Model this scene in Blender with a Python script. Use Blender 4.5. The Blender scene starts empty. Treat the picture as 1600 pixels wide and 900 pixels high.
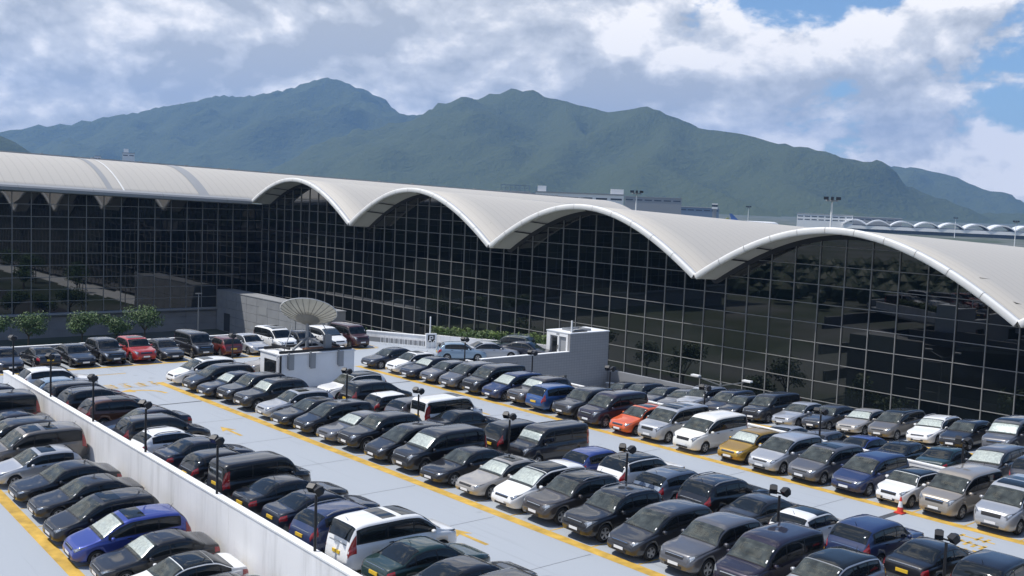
import bpy, bmesh, math, random
import numpy as np
from mathutils import Vector, Matrix

random.seed(7)
SC = bpy.context.scene
COL = SC.collection
rad = math.radians

# ------------------------------------------------------------------ camera
# world: +X runs across the parking rows, +Y along them, z = 0 is the top deck
CAM_H = 13.5
cam = bpy.data.cameras.new('camera')
camo = bpy.data.objects.new('camera', cam)
COL.objects.link(camo)
cam.sensor_width = 36.0
cam.lens = 36.0 * 1674.0 / 1600.0
cam.clip_start = 0.2
cam.clip_end = 60000
_r = Vector((0.75932897, -0.64951896, 0.03930179))     # image right
_d = Vector((-0.02447436, -0.08886357, -0.99574308))   # image down
_f = Vector((0.65024650, 0.75513468, -0.08337324))     # forward
M = Matrix((( _r.x, -_d.x, -_f.x, 0), (_r.y, -_d.y, -_f.y, 0), (_r.z, -_d.z, -_f.z, 0), (0, 0, 0, 1)))
camo.matrix_world = Matrix.Translation((0, 0, CAM_H)) @ M
SC.camera = camo

# ------------------------------------------------------------------ world
SUN = Vector((-0.42, 0.34, 1.0)).normalized()          # towards the sun
sun_el = math.asin(SUN.z)
sun_az = math.atan2(SUN.x, SUN.y)
world = bpy.data.worlds.new('World')
SC.world = world
world.use_nodes = True
nt = world.node_tree
nt.nodes.clear()
def N(t, tree=None, **kw):
    n = (tree or nt).nodes.new(t)
    for k, v in kw.items():
        setattr(n, k, v)
    return n
def L(a, b, tree=None):
    (tree or nt).links.new(a, b)
def mth(op, a, b=None, c=None, tree=None, clamp=False):
    n = N('ShaderNodeMath', tree, operation=op)
    n.use_clamp = clamp
    for i, v in enumerate((a, b, c)):
        if v is None: continue
        if isinstance(v, (int, float)): n.inputs[i].default_value = v
        else: L(v, n.inputs[i], tree)
    return n.outputs[0]
def maprange(v, a, b, c, d, smooth=True, tree=None):
    n = N('ShaderNodeMapRange', tree)
    if smooth: n.interpolation_type = 'SMOOTHSTEP'
    L(v, n.inputs['Value'], tree)
    for k, x in zip(('From Min', 'From Max', 'To Min', 'To Max'), (a, b, c, d)):
        n.inputs[k].default_value = x
    return n.outputs['Result']
sky = N('ShaderNodeTexSky', sky_type='NISHITA')
sky.sun_disc = False
sky.sun_elevation = sun_el
sky.sun_rotation = sun_az
sky.air_density = 1.0
sky.dust_density = 0.3
sky.ozone_density = 2.0
bg_sky = N('ShaderNodeBackground')
bg_sky.inputs['Strength'].default_value = 0.10
tint = N('ShaderNodeMix', data_type='RGBA', blend_type='MULTIPLY')
tint.inputs['Factor'].default_value = 1.0
tint.inputs[7].default_value = (0.80, 0.92, 1.05, 1)
L(sky.outputs[0], tint.inputs[6]); L(tint.outputs[2], bg_sky.inputs['Color'])
geo = N('ShaderNodeTexCoord')
sep = N('ShaderNodeSeparateXYZ')
L(geo.outputs['Generated'], sep.inputs[0])
def cloud_noise(dz, scale, detail, off, zs=1.9, rough=0.56):
    comb = N('ShaderNodeCombineXYZ')
    L(sep.outputs[0], comb.inputs[0]); L(sep.outputs[1], comb.inputs[1])
    zz = mth('MULTIPLY', mth('ADD', sep.outputs[2], dz), zs)
    L(zz, comb.inputs[2])
    va = N('ShaderNodeVectorMath', operation='ADD')
    L(comb.outputs[0], va.inputs[0]); va.inputs[1].default_value = off
    n = N('ShaderNodeTexNoise')
    n.inputs['Scale'].default_value = scale
    n.inputs['Detail'].default_value = detail
    n.inputs['Roughness'].default_value = rough
    n.inputs['Distortion'].default_value = 0.15
    L(va.outputs[0], n.inputs['Vector'])
    return n.outputs['Fac']
OFF = (3.16, 7.62, 0.4)
n0 = cloud_noise(0.0, 7.0, 12, OFF, 1.8, 0.56)
n1 = cloud_noise(0.022, 7.0, 6, OFF, 1.8, 0.56)
n2_ = cloud_noise(0.0, 17.0, 10, (1.7, 4.2, 8.8), 1.6, 0.62)
big = cloud_noise(0.0, 2.4, 2, (11.3, 2.9, 5.0), 1.2)
# cover: a bank of cloud low over the hills, opening to blue higher up
cov = mth('ADD', mth('ADD', mth('MULTIPLY', n0, 0.95), mth('MULTIPLY', big, 0.45)), mth('MULTIPLY', mth('SUBTRACT', n2_, 0.5), 0.20))
elev = maprange(sep.outputs[2], 0.02, 0.55, 0.20, -0.24)
low = maprange(sep.outputs[2], 0.0, 0.08, -0.16, 0.0)
side = N('ShaderNodeVectorMath', operation='DOT_PRODUCT')
L(geo.outputs['Generated'], side.inputs[0]); side.inputs[1].default_value = (0.9, -0.43, 0.0)
sidev = maprange(side.outputs['Value'], 0.24, 0.64, 0.24, -0.13)
tot = mth('ADD', mth('ADD', cov, elev), mth('ADD', low, sidev))
mask = mth('MULTIPLY', maprange(tot, 0.73, 0.81, 0.0, 1.0), maprange(sep.outputs[2], -0.02, 0.01, 0.0, 1.0))
lit = mth('ADD', mth('MULTIPLY', mth('SUBTRACT', n0, n1), 5.0), 0.42)
lit = mth('ADD', lit, mth('MULTIPLY', mth('SUBTRACT', n2_, 0.5), 1.8))
thick = maprange(tot, 0.78, 1.20, 0.22, -0.14)
litc = mth('ADD', lit, thick, clamp=True)
ramp = N('ShaderNodeValToRGB')
ramp.color_ramp.elements[0].color = (0.46, 0.48, 0.50, 1)
ramp.color_ramp.elements[0].position = 0.10
ramp.color_ramp.elements[1].color = (1.06, 1.02, 0.97, 1)
ramp.color_ramp.elements[1].position = 0.95
e = ramp.color_ramp.elements.new(0.55); e.color = (0.68, 0.69, 0.70, 1)
L(litc, ramp.inputs[0])
bg_cl = N('ShaderNodeBackground')
bg_cl.inputs['Strength'].default_value = 1.0
L(ramp.outputs[0], bg_cl.inputs['Color'])
mx = N('ShaderNodeMixShader')
L(mask, mx.inputs[0]); L(bg_sky.outputs[0], mx.inputs[1]); L(bg_cl.outputs[0], mx.inputs[2])
wo = N('ShaderNodeOutputWorld')
L(mx.outputs[0], wo.inputs['Surface'])

# ------------------------------------------------------------------ sun, exposure
sl = bpy.data.lights.new('sun', 'SUN')
sl.energy = 3.9
sl.angle = rad(0.6)
sl.color = (1.0, 0.96, 0.90)
so = bpy.data.objects.new('sun', sl)
COL.objects.link(so)
so.rotation_euler = SUN.to_track_quat('Z', 'Y').to_euler()
so.location = (0, 0, 300)
SC.view_settings.view_transform = 'Standard'
SC.view_settings.look = 'None'
SC.view_settings.exposure = 0.28
SC.view_settings.gamma = 1.0
SC.view_settings.use_curve_mapping = False
SC.cycles.use_denoising = True
SC.cycles.max_bounces = 8
SC.cycles.volume_bounces = 1
SC.cycles.transparent_max_bounces = 12
SC.cycles.caustics_reflective = False
SC.cycles.caustics_refractive = False

# ------------------------------------------------------------------ materials
MATS = {}
def mat(name, color, rough=0.6, metal=0.0, coat=0.0, noise=None, spec=0.5, bump=None, emit=None):
    """principled material; noise=(scale, amount[, detail]) mottles the colour, bump=(scale, strength)"""
    if name in MATS: return MATS[name]
    m = bpy.data.materials.new(name); m.use_nodes = True
    t = m.node_tree; b = t.nodes['Principled BSDF']
    c = (*color, 1) if len(color) == 3 else color
    b.inputs['Base Color'].default_value = c
    b.inputs['Roughness'].default_value = rough
    b.inputs['Metallic'].default_value = metal
    b.inputs['Specular IOR Level'].default_value = spec
    if coat:
        b.inputs['Coat Weight'].default_value = coat
        b.inputs['Coat Roughness'].default_value = 0.04
    if noise or bump:
        tc = N('ShaderNodeTexCoord', t)
    if noise:
        n = N('ShaderNodeTexNoise', t); n.inputs['Scale'].default_value = noise[0]
        n.inputs['Detail'].default_value = noise[2] if len(noise) > 2 else 5
        L(tc.outputs['Object'], n.inputs['Vector'], t)
        r = N('ShaderNodeValToRGB', t)
        a = noise[1]
        r.color_ramp.elements[0].position = 0.3; r.color_ramp.elements[1].position = 0.7
        r.color_ramp.elements[0].color = (*[x * (1 - a) for x in c[:3]], 1)
        r.color_ramp.elements[1].color = (*[min(1, x * (1 + a)) for x in c[:3]], 1)
        L(n.outputs['Fac'], r.inputs[0], t); L(r.outputs[0], b.inputs['Base Color'], t)
    if bump:
        n2 = N('ShaderNodeTexNoise', t); n2.inputs['Scale'].default_value = bump[0]; n2.inputs['Detail'].default_value = 4
        L(tc.outputs['Object'], n2.inputs['Vector'], t)
        bp = N('ShaderNodeBump', t); bp.inputs['Strength'].default_value = bump[1]
        L(n2.outputs['Fac'], bp.inputs['Height'], t); L(bp.outputs[0], b.inputs['Normal'], t)
    MATS[name] = m
    return m

mat('trim', (0.012, 0.012, 0.013), 0.55)
mat('rubber', (0.018, 0.018, 0.018), 0.8)
mat('alloy', (0.42, 0.42, 0.43), 0.35, 0.8)
mat('chrome', (0.55, 0.56, 0.57), 0.15, 1.0)
mat('glass_dark', (0.012, 0.015, 0.017), 0.04, 0, 0, None, 0.5)
mat('lamp_clear', (0.20, 0.21, 0.22), 0.15, 0.3, 1.0)
mat('bulb', (0.72, 0.74, 0.76), 0.12, 0.8, 1.0)
mat('lamp_red', (0.30, 0.012, 0.015), 0.15, 0, 1.0)
mat('plate_white', (0.75, 0.75, 0.75), 0.4)
mat('plate_yellow', (0.75, 0.48, 0.04), 0.4)
mat('plate_ink', (0.03, 0.03, 0.03), 0.5)
mat('interior', (0.075, 0.08, 0.08), 0.8, noise=(3.0, 0.6))
mat('sunshade', (0.82, 0.84, 0.86), 0.3, 0.4, noise=(9, 0.2), bump=(5, 0.5))
mat('lamp_black', (0.012, 0.012, 0.014), 0.45)
mat('white_wall', (0.78, 0.78, 0.785), 0.75, noise=(0.35, 0.07, 8), bump=(6, 0.05))
def streaks(m):
    t = m.node_tree; b = t.nodes['Principled BSDF']; src = b.inputs['Base Color'].links[0].from_socket
    tc = N('ShaderNodeTexCoord', t); mp = N('ShaderNodeMapping', t); mp.inputs['Scale'].default_value = (1.6, 1.6, 0.16)
    L(tc.outputs['Object'], mp.inputs[0], t)
    n = N('ShaderNodeTexNoise', t); n.inputs['Scale'].default_value = 1.0; n.inputs['Detail'].default_value = 9; n.inputs['Roughness'].default_value = 0.65
    L(mp.outputs[0], n.inputs['Vector'], t)
    k = maprange(n.outputs['Fac'], 0.45, 0.72, 0.0, 0.40, True, t)
    mxc = N('ShaderNodeMix', t, data_type='RGBA'); L(k, mxc.inputs[0], t); L(src, mxc.inputs[6], t); mxc.inputs[7].default_value = (0.42, 0.42, 0.41, 1)
    L(mxc.outputs[2], b.inputs['Base Color'], t)
streaks(MATS['white_wall'])
mat('white_cap', (0.80, 0.80, 0.79), 0.7, noise=(0.8, 0.05, 6))
mat('yellow_paint', (0.52, 0.33, 0.06), 0.7, noise=(1.7, 0.28, 9))
mat('joint', (0.05, 0.05, 0.055), 0.8)
mat('steel_cover', (0.06, 0.065, 0.075), 0.5)
mat('grey_plain', (0.22, 0.225, 0.235), 0.75, noise=(0.4, 0.12, 6))
mat('frame', (0.27, 0.27, 0.265), 0.5, 0.2)
mat('rim_white', (0.74, 0.74, 0.72), 0.5, noise=(0.6, 0.05, 5))
mat('soffit', (0.42, 0.42, 0.40), 0.7)
mat('bark', (0.09, 0.07, 0.05), 0.9, noise=(6, 0.3))
mat('hut_white', (0.74, 0.75, 0.76), 0.6, noise=(0.9, 0.05, 7))
mat('clad_stone', (0.27, 0.28, 0.295), 0.7, noise=(0.5, 0.12, 6))
mat('dish', (0.46, 0.44, 0.37), 0.55, noise=(1.5, 0.15))
mat('dish_rib', (0.22, 0.21, 0.18), 0.6)
mat('galv', (0.28, 0.29, 0.30), 0.5, 0.5)
mat('rust', (0.20, 0.09, 0.05), 0.8)
mat('air_white', (0.78, 0.79, 0.80), 0.35)
mat('air_yellow', (0.55, 0.50, 0.05), 0.4)
mat('air_blue', (0.05, 0.12, 0.35), 0.4)
mat('far_white', (0.82, 0.82, 0.81), 0.7)
mat('far_grey', (0.30, 0.31, 0.32), 0.7)
mat('far_blue', (0.16, 0.22, 0.30), 0.6)
mat('far_glass', (0.05, 0.06, 0.07), 0.2)
mat('cone_red', (0.62, 0.05, 0.03), 0.5)
mat('asphalt', (0.055, 0.055, 0.058), 0.9, noise=(0.5, 0.25))

def m_dish():
    m = MATS['dish']; t = m.node_tree; b = t.nodes['Principled BSDF']
    tl = N('ShaderNodeBsdfTranslucent', t); tl.inputs[0].default_value = (0.55, 0.53, 0.45, 1)
    mxs = N('ShaderNodeMixShader', t); mxs.inputs[0].default_value = 0.18
    o = t.nodes['Material Output']
    L(b.outputs[0], mxs.inputs[1], t); L(tl.outputs[0], mxs.inputs[2], t); L(mxs.outputs[0], o.inputs[0], t)
m_dish()
def m_windshield():
    m = bpy.data.materials.new('windshield'); m.use_nodes = True
    t = m.node_tree; t.nodes.clear()
    tr = N('ShaderNodeBsdfTransparent', t); tr.inputs[0].default_value = (0.80, 0.84, 0.83, 1)
    gl = N('ShaderNodeBsdfGlossy', t); gl.inputs['Roughness'].default_value = 0.02
    fr = N('ShaderNodeFresnel', t); fr.inputs[0].default_value = 1.55
    mxs = N('ShaderNodeMixShader', t); o = N('ShaderNodeOutputMaterial', t)
    L(fr.outputs[0], mxs.inputs[0], t); L(tr.outputs[0], mxs.inputs[1], t); L(gl.outputs[0], mxs.inputs[2], t)
    L(mxs.outputs[0], o.inputs[0], t)
    MATS['windshield'] = m
m_windshield()

def m_deck():
    m = bpy.data.materials.new('deck_paint'); m.use_nodes = True
    t = m.node_tree; b = t.nodes['Principled BSDF']
    b.inputs['Roughness'].default_value = 0.62
    tc = N('ShaderNodeTexCoord', t)
    n = N('ShaderNodeTexNoise', t); n.inputs['Scale'].default_value = 0.11; n.inputs['Detail'].default_value = 9; n.inputs['Roughness'].default_value = 0.62
    L(tc.outputs['Object'], n.inputs['Vector'], t)
    # tyre streaks stretched along the aisles
    mp = N('ShaderNodeMapping', t); mp.inputs['Scale'].default_value = (1.1, 0.05, 1)
    L(tc.outputs['Object'], mp.inputs[0], t)
    n2 = N('ShaderNodeTexNoise', t); n2.inputs['Scale'].default_value = 1.0; n2.inputs['Detail'].default_value = 5
    L(mp.outputs[0], n2.inputs['Vector'], t)
    n3 = N('ShaderNodeTexNoise', t); n3.inputs['Scale'].default_value = 1.6; n3.inputs['Detail'].default_value = 8; n3.inputs['Roughness'].default_value = 0.7
    L(tc.outputs['Object'], n3.inputs['Vector'], t)
    s = mth('ADD', mth('MULTIPLY', n.outputs['Fac'], 0.5), mth('ADD', mth('MULTIPLY', n2.outputs['Fac'], 0.3), mth('MULTIPLY', n3.outputs['Fac'], 0.25), tree=t), tree=t)
    r = N('ShaderNodeValToRGB', t)
    r.color_ramp.elements[0].position = 0.34; r.color_ramp.elements[1].position = 0.70
    r.color_ramp.elements[0].color = (0.265, 0.295, 0.335, 1)
    r.color_ramp.elements[1].color = (0.36, 0.39, 0.425, 1)
    L(s, r.inputs[0], t)
    # oil drips and scuffs: small dark blotches, and long tyre arcs
    vo = N('ShaderNodeTexVoronoi', t); vo.inputs['Scale'].default_value = 0.55
    L(tc.outputs['Object'], vo.inputs['Vector'], t)
    sp = maprange(mth('ADD', vo.outputs['Distance'], mth('MULTIPLY', n3.outputs['Fac'], 0.25, tree=t), tree=t), 0.16, 0.27, 0.55, 0.0, True, t)
    mp2 = N('ShaderNodeMapping', t); mp2.inputs['Scale'].default_value = (2.6, 0.09, 1); mp2.inputs['Rotation'].default_value = (0, 0, 0.05)
    L(tc.outputs['Object'], mp2.inputs[0], t)
    n5 = N('ShaderNodeTexNoise', t); n5.inputs['Scale'].default_value = 1.0; n5.inputs['Detail'].default_value = 3; n5.inputs['Distortion'].default_value = 0.6
    L(mp2.outputs[0], n5.inputs['Vector'], t)
    ty = maprange(n5.outputs['Fac'], 0.60, 0.72, 0.0, 0.30, True, t)
    tot_ = mth('MAXIMUM', sp, ty, tree=t)
    mc = N('ShaderNodeMix', t, data_type='RGBA'); L(tot_, mc.inputs[0], t); L(r.outputs[0], mc.inputs[6], t); mc.inputs[7].default_value = (0.20, 0.215, 0.235, 1)
    L(mc.outputs[2], b.inputs['Base Color'], t)
    MATS['deck_paint'] = m
m_deck()

def m_roof():
    m = bpy.data.materials.new('roof_sheet'); m.use_nodes = True
    t = m.node_tree; b = t.nodes['Principled BSDF']
    b.inputs['Roughness'].default_value = 0.6
    tc = N('ShaderNodeTexCoord', t)
    w = N('ShaderNodeTexWave', t); w.bands_direction = 'X'; w.inputs['Scale'].default_value = 0.20
    w.inputs['Distortion'].default_value = 0
    L(tc.outputs['Object'], w.inputs['Vector'], t)
    n = N('ShaderNodeTexNoise', t); n.inputs['Scale'].default_value = 0.13; n.inputs['Detail'].default_value = 8
    L(tc.outputs['Object'], n.inputs['Vector'], t)
    seam = maprange(w.outputs['Fac'], 0.0, 0.10, -0.35, 0.0, True, t)
    mp = N('ShaderNodeMapping', t); mp.inputs['Scale'].default_value = (1.2, 0.06, 0.06)
    L(tc.outputs['Object'], mp.inputs[0], t)
    st = N('ShaderNodeTexNoise', t); st.inputs['Scale'].default_value = 1.0; st.inputs['Detail'].default_value = 6
    L(mp.outputs[0], st.inputs['Vector'], t)
    s = mth('ADD', mth('ADD', seam, mth('MULTIPLY', st.outputs['Fac'], 0.55), tree=t), mth('MULTIPLY', n.outputs['Fac'], 0.62), tree=t)
    r = N('ShaderNodeValToRGB', t)
    r.color_ramp.elements[0].position = 0.30; r.color_ramp.elements[1].position = 0.85
    r.color_ramp.elements[0].color = (0.34, 0.32, 0.285, 1); r.color_ramp.elements[1].color = (0.48, 0.455, 0.41, 1)
    L(s, r.inputs[0], t); L(r.outputs[0], b.inputs['Base Color'], t)
    MATS['roof_sheet'] = m
m_roof()

def m_tile():
    m = bpy.data.materials.new('grey_tile'); m.use_nodes = True
    t = m.node_tree; b = t.nodes['Principled BSDF']; b.inputs['Roughness'].default_value = 0.4
    tc = N('ShaderNodeTexCoord', t)
    mp = N('ShaderNodeMapping', t); mp.inputs['Rotation'].default_value = (rad(90), 0, 0)
    L(tc.outputs['Object'], mp.inputs[0], t)
    br = N('ShaderNodeTexBrick', t); br.offset = 0.0
    br.inputs['Color1'].default_value = (0.29, 0.29, 0.295, 1); br.inputs['Color2'].default_value = (0.31, 0.31, 0.315, 1)
    br.inputs['Mortar'].default_value = (0.25, 0.25, 0.255, 1)
    br.inputs['Scale'].default_value = 1.0; br.inputs['Brick Width'].default_value = 0.30; br.inputs['Row Height'].default_value = 0.22
    br.inputs['Mortar Size'].default_value = 0.022
    L(mp.outputs[0], br.inputs['Vector'], t); L(br.outputs['Color'], b.inputs['Base Color'], t)
    MATS['grey_tile'] = m
m_tile()

def m_terrain():
    m = bpy.data.materials.new('hillside'); m.use_nodes = True
    t = m.node_tree; b = t.nodes['Principled BSDF']; b.inputs['Roughness'].default_value = 0.95
    b.inputs['Specular IOR Level'].default_value = 0.1
    tc = N('ShaderNodeTexCoord', t)
    n = N('ShaderNodeTexNoise', t); n.inputs['Scale'].default_value = 0.004; n.inputs['Detail'].default_value = 10; n.inputs['Roughness'].default_value = 0.62
    L(tc.outputs['Object'], n.inputs['Vector'], t)
    n2 = N('ShaderNodeTexNoise', t); n2.inputs['Scale'].default_value = 0.014; n2.inputs['Detail'].default_value = 8; n2.inputs['Roughness'].default_value = 0.72
    L(tc.outputs['Object'], n2.inputs['Vector'], t)
    s = mth('ADD', mth('MULTIPLY', n.outputs['Fac'], 0.5), mth('MULTIPLY', n2.outputs['Fac'], 0.5), tree=t)
    r = N('ShaderNodeValToRGB', t)
    r.color_ramp.elements[0].position = 0.36; r.color_ramp.elements[1].position = 0.74
    r.color_ramp.elements[0].color = (0.003, 0.009, 0.004, 1); r.color_ramp.elements[1].color = (0.095, 0.115, 0.042, 1)
    e = r.color_ramp.elements.new(0.56); e.color = (0.018, 0.038, 0.011, 1)
    L(s, r.inputs[0], t); L(r.outputs[0], b.inputs['Base Color'], t)
    bp = N('ShaderNodeBump', t); bp.inputs['Strength'].default_value = 1.0; bp.inputs['Distance'].default_value = 45.0
    L(n2.outputs['Fac'], bp.inputs['Height'], t); L(bp.outputs[0], b.inputs['Normal'], t)
    MATS['hillside'] = m
m_terrain()
def m_ground():
    m = bpy.data.materials.new('ground_mix'); m.use_nodes = True
    t = m.node_tree; b = t.nodes['Principled BSDF']; b.inputs['Roughness'].default_value = 0.9
    tc = N('ShaderNodeTexCoord', t)
    n = N('ShaderNodeTexNoise', t); n.inputs['Scale'].default_value = 0.03; n.inputs['Detail'].default_value = 8
    L(tc.outputs['Object'], n.inputs['Vector'], t)
    r = N('ShaderNodeValToRGB', t)
    r.color_ramp.elements[0].position = 0.42; r.color_ramp.elements[1].position = 0.60
    r.color_ramp.elements[0].color = (0.045, 0.065, 0.030, 1); r.color_ramp.elements[1].color = (0.125, 0.130, 0.120, 1)
    L(n.outputs['Fac'], r.inputs[0], t); L(r.outputs[0], b.inputs['Base Color'], t)
    MATS['ground_mix'] = m
m_ground()
def leafmat(name, c):
    m = mat(name, c, 0.6, noise=(0.9, 0.45, 3))
    b = m.node_tree.nodes['Principled BSDF']
    b.inputs['Subsurface Weight'].default_value = 0.0
    return m
leafmat('leaf', (0.065, 0.115, 0.032)); leafmat('leaf_light', (0.11, 0.16, 0.035)); leafmat('leaf_dark', (0.035, 0.065, 0.022))

# ------------------------------------------------------------------ mesh helpers
def mesh(name, verts, faces, smooth=False):
    me = bpy.data.meshes.new(name)
    me.from_pydata([tuple(v) for v in verts], [], faces)
    me.update()
    if smooth:
        me.polygons.foreach_set('use_smooth', [True] * len(me.polygons))
    return me
def ob(name, me, m=None, parent=None, loc=(0, 0, 0), rot=(0, 0, 0)):
    o = bpy.data.objects.new(name, me)
    COL.objects.link(o)
    if m is not None and me is not None and not me.materials:
        me.materials.append(MATS[m] if isinstance(m, str) else m)
    o.location = loc; o.rotation_euler = rot
    if parent: o.parent = parent
    return o
def tag(o, label=None, cat=None, group=None, kind=None):
    if label: o['label'] = label
    if cat: o['category'] = cat
    if group: o['group'] = group
    if kind: o['kind'] = kind
    return o
def empty(name, loc=(0, 0, 0), rz=0):
    o = bpy.data.objects.new(name, None); COL.objects.link(o)
    o.location = loc; o.rotation_euler = (0, 0, rz); o.empty_display_size = 0.3
    return o
class MB:
    def __init__(s): s.v = []; s.f = []
    def add(s, v, f):
        n = len(s.v); s.v += [tuple(p) for p in v]; s.f += [tuple(i + n for i in q) for q in f]; return s
    def box(s, x0, x1, y0, y1, z0, z1):
        v = [(x, y, z) for z in (z0, z1) for y in (y0, y1) for x in (x0, x1)]
        return s.add(v, [(0, 2, 3, 1), (4, 5, 7, 6), (0, 1, 5, 4), (2, 6, 7, 3), (0, 4, 6, 2), (1, 3, 7, 5)])
    def cyl(s, p0, p1, r0, r1=None, n=10, caps=True):
        r1 = r0 if r1 is None else r1
        p0 = Vector(p0); p1 = Vector(p1); d = (p1 - p0).normalized()
        a = d.orthogonal().normalized(); b = d.cross(a)
        v = []
        for p, r in ((p0, r0), (p1, r1)):
            for i in range(n):
                t = 2 * math.pi * i / n
                v.append(p + (a * math.cos(t) + b * math.sin(t)) * r)
        f = [(i, (i + 1) % n, n + (i + 1) % n, n + i) for i in range(n)]
        if caps: f += [tuple(range(n - 1, -1, -1)), tuple(range(n, 2 * n))]
        return s.add(v, f)
    def bar(s, p0, p1, w, h):
        p0 = Vector(p0); p1 = Vector(p1); d = (p1 - p0).normalized()
        up = Vector((0, 0, 1)) if abs(d.z) < 0.95 else Vector((1, 0, 0))
        a = d.cross(up).normalized(); b = a.cross(d)
        v = [p + a * sx * w / 2 + b * sz * h / 2 for p in (p0, p1) for sz in (-1, 1) for sx in (-1, 1)]
        return s.add(v, [(0, 1, 3, 2), (4, 6, 7, 5), (0, 4, 5, 1), (2, 3, 7, 6), (0, 2, 6, 4), (1, 5, 7, 3)])
    def build(s, name, m, parent=None, smooth=False, **kw):
        return ob(name, mesh(name, s.v, s.f, smooth), m, parent, **kw)
def boxo(name, m, b, parent=None, bev=0):
    o = MB().box(*b).build(name, m, parent)
    if bev:
        bm = bmesh.new(); bm.from_mesh(o.data)
        bmesh.ops.bevel(bm, geom=list(bm.edges), offset=bev, segments=1, affect='EDGES')
        bm.to_mesh(o.data); bm.free()
    return o

# ================================================================== SETTING
DECK_Y0, DECK_Y1 = 8.0, 84.0
WALL_X = 19.2
PAR_X = 50.5
def z_left(y):      # ramp on the near left: falls towards the camera
    return min(0.0, -1.4 - (44.8 - y) * 0.066)
def z_right(y):     # ramp below the glass hall: rises towards the camera
    return min(0.75, -1.0 - (y - 40.9) * 0.074)
def wall_top(y):
    return 0.66 + (y - 29) * 0.0245

def sheet(name, pts, m, parent=None, z=None):
    me = mesh(name, [(p[0], p[1], (p[2] if len(p) > 2 else z)) for p in pts], [tuple(range(len(pts)))])
    return ob(name, me, m, parent)
# ground out to the horizon
gnd_z = -13.0
g = sheet('ground', [(-11000, -11000), (11000, -11000), (11000, 11000), (-11000, 11000)], 'ground_mix', z=gnd_z); tag(g, kind='structure')
# deck slab (solid)
b = MB()
slab = [(WALL_X, DECK_Y0), (PAR_X + 0.1, DECK_Y0), (PAR_X + 0.1, 63.9), (63.0, 63.9), (63.4, 67.0), (53.2, 84.4), (4.0, 84.4), (4.0, 66.0), (WALL_X, 66.0)]
n = len(slab)
b.add([(x, y, 0) for x, y in slab] + [(x, y, -0.6) for x, y in slab],
      [tuple(range(n)), tuple(range(2 * n - 1, n - 1, -1))] + [(i + n, (i + 1) % n + n, (i + 1) % n, i) for i in range(n)])
deck = b.build('deck', 'deck_paint'); tag(deck, kind='structure')
def ramp_strip(name, x0, x1, ys, zf):
    b = MB(); v = []
    for y in ys:
        z = zf(y)
        v += [(x0, y, z), (x1, y, z), (x0, y, z - 0.5), (x1, y, z - 0.5)]
    f = []
    for i in range(len(ys) - 1):
        a = 4 * i; c = a + 4
        f += [(a, a + 1, c + 1, c), (a + 2, c + 2, c + 3, a + 3), (a, c, c + 2, a + 2), (a + 1, a + 3, c + 3, c + 1)]
    f += [(0, 2, 3, 1), (4 * len(ys) - 4, 4 * len(ys) - 3, 4 * len(ys) - 1, 4 * len(ys) - 2)]
    b.add(v, f)
    o = b.build(name, 'deck_paint'); tag(o, kind='structure'); return o
lramp = ramp_strip('ramp_left', 4.0, WALL_X - 0.02, [DECK_Y0, 20, 30, 40, 50, 60, 65.9], z_left)
rramp = ramp_strip('ramp_right', PAR_X + 0.12, 66.2, [DECK_Y0, 12, 17.3, 20, 25, 30, 35, 40, 46, 52, 58, 63.7], z_right)
# car park sides below the deck (so that its storeys show in the glass)
for k, (x0, x1, y0, y1) in enumerate([(66.25, 66.6, DECK_Y0, 70.0), (4.2, 63.0, 84.5, 84.9)]):
    for s in range(3):
        z1 = -1.2 - s * 3.9
        if k == 0: z1 = -0.9 - s * 3.9
        o = boxo('storey_band', 'grey_plain', (x0, x1, y0, y1, z1 - 1.5, z1)); tag(o, kind='structure')
inner = boxo('storey_core', 'grey_plain', (6, 64, DECK_Y0 + 1, 80, gnd_z, -2.9)) ; tag(inner, kind='structure')

# markings -----------------------------------------------------------------
def strip(name, p0, p1, w, m, zf, parent, n=1, lift=0.004):
    p0 = Vector((*p0, 0)); p1 = Vector((*p1, 0)); d = (p1 - p0); s = Vector((-d.y, d.x, 0)).normalized() * w / 2
    v = []; f = []
    for i in range(n + 1):
        c = p0 + d * i / n
        for q in (c - s, c + s): v.append((q.x, q.y, zf(q.y) + lift))
        if i: f.append((2 * i - 2, 2 * i, 2 * i + 1, 2 * i - 1)[::1])
    o = ob(name, mesh(name, v, f), m, parent)
    return o
flat = lambda y: 0.0
def row_lines(xf, xr, ys, zf, parent, lines=True):
    y0, y1 = min(ys) - 1.25, max(ys) + 1.25
    n = 1 if zf is flat else 24
    strip('bay_line', (xf, y0), (xf, y1), 0.52, 'yellow_paint', zf, parent, n)
    if lines:
        for y in [y - 1.22 for y in ys] + [max(ys) + 1.22]:
            strip('bay_line', (min(xf, xr) + 0.28, y), (max(xf, xr) - 0.28, y), 0.08, 'yellow_paint', zf, parent, 1 if zf is flat else 2, 0.004)
bayA = [69.3 - 2.455 * i for i in range(23)]
row_lines(29.2, 34.4, bayA, flat, deck)
row_lines(39.6, 34.6, [66.9 - 2.455 * i for i in range(22)][3:], flat, deck)
row_lines(45.05, 50.3, [69.2 - 2.44 * i for i in range(23)], flat, deck)
row_lines(24.5, 19.4, [69.7 - 2.46 * i for i in range(22)], flat, deck)
row_lines(13.85, 19.0, [62.8 - 2.46 * i for i in range(17)], z_left, lramp)
row_lines(59.8, 65.0, [57.4 - 2.42 * i for i in range(18)], z_right, rramp)
strip('bay_line', (20.5, 78.1), (52.0, 78.1), 0.5, 'yellow_paint', flat, deck)
for i in range(14):
    strip('bay_line', (20.8 + 2.42 * i, 78.4), (20.8 + 2.42 * i, 83.2), 0.10, 'yellow_paint', flat, deck)
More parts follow.
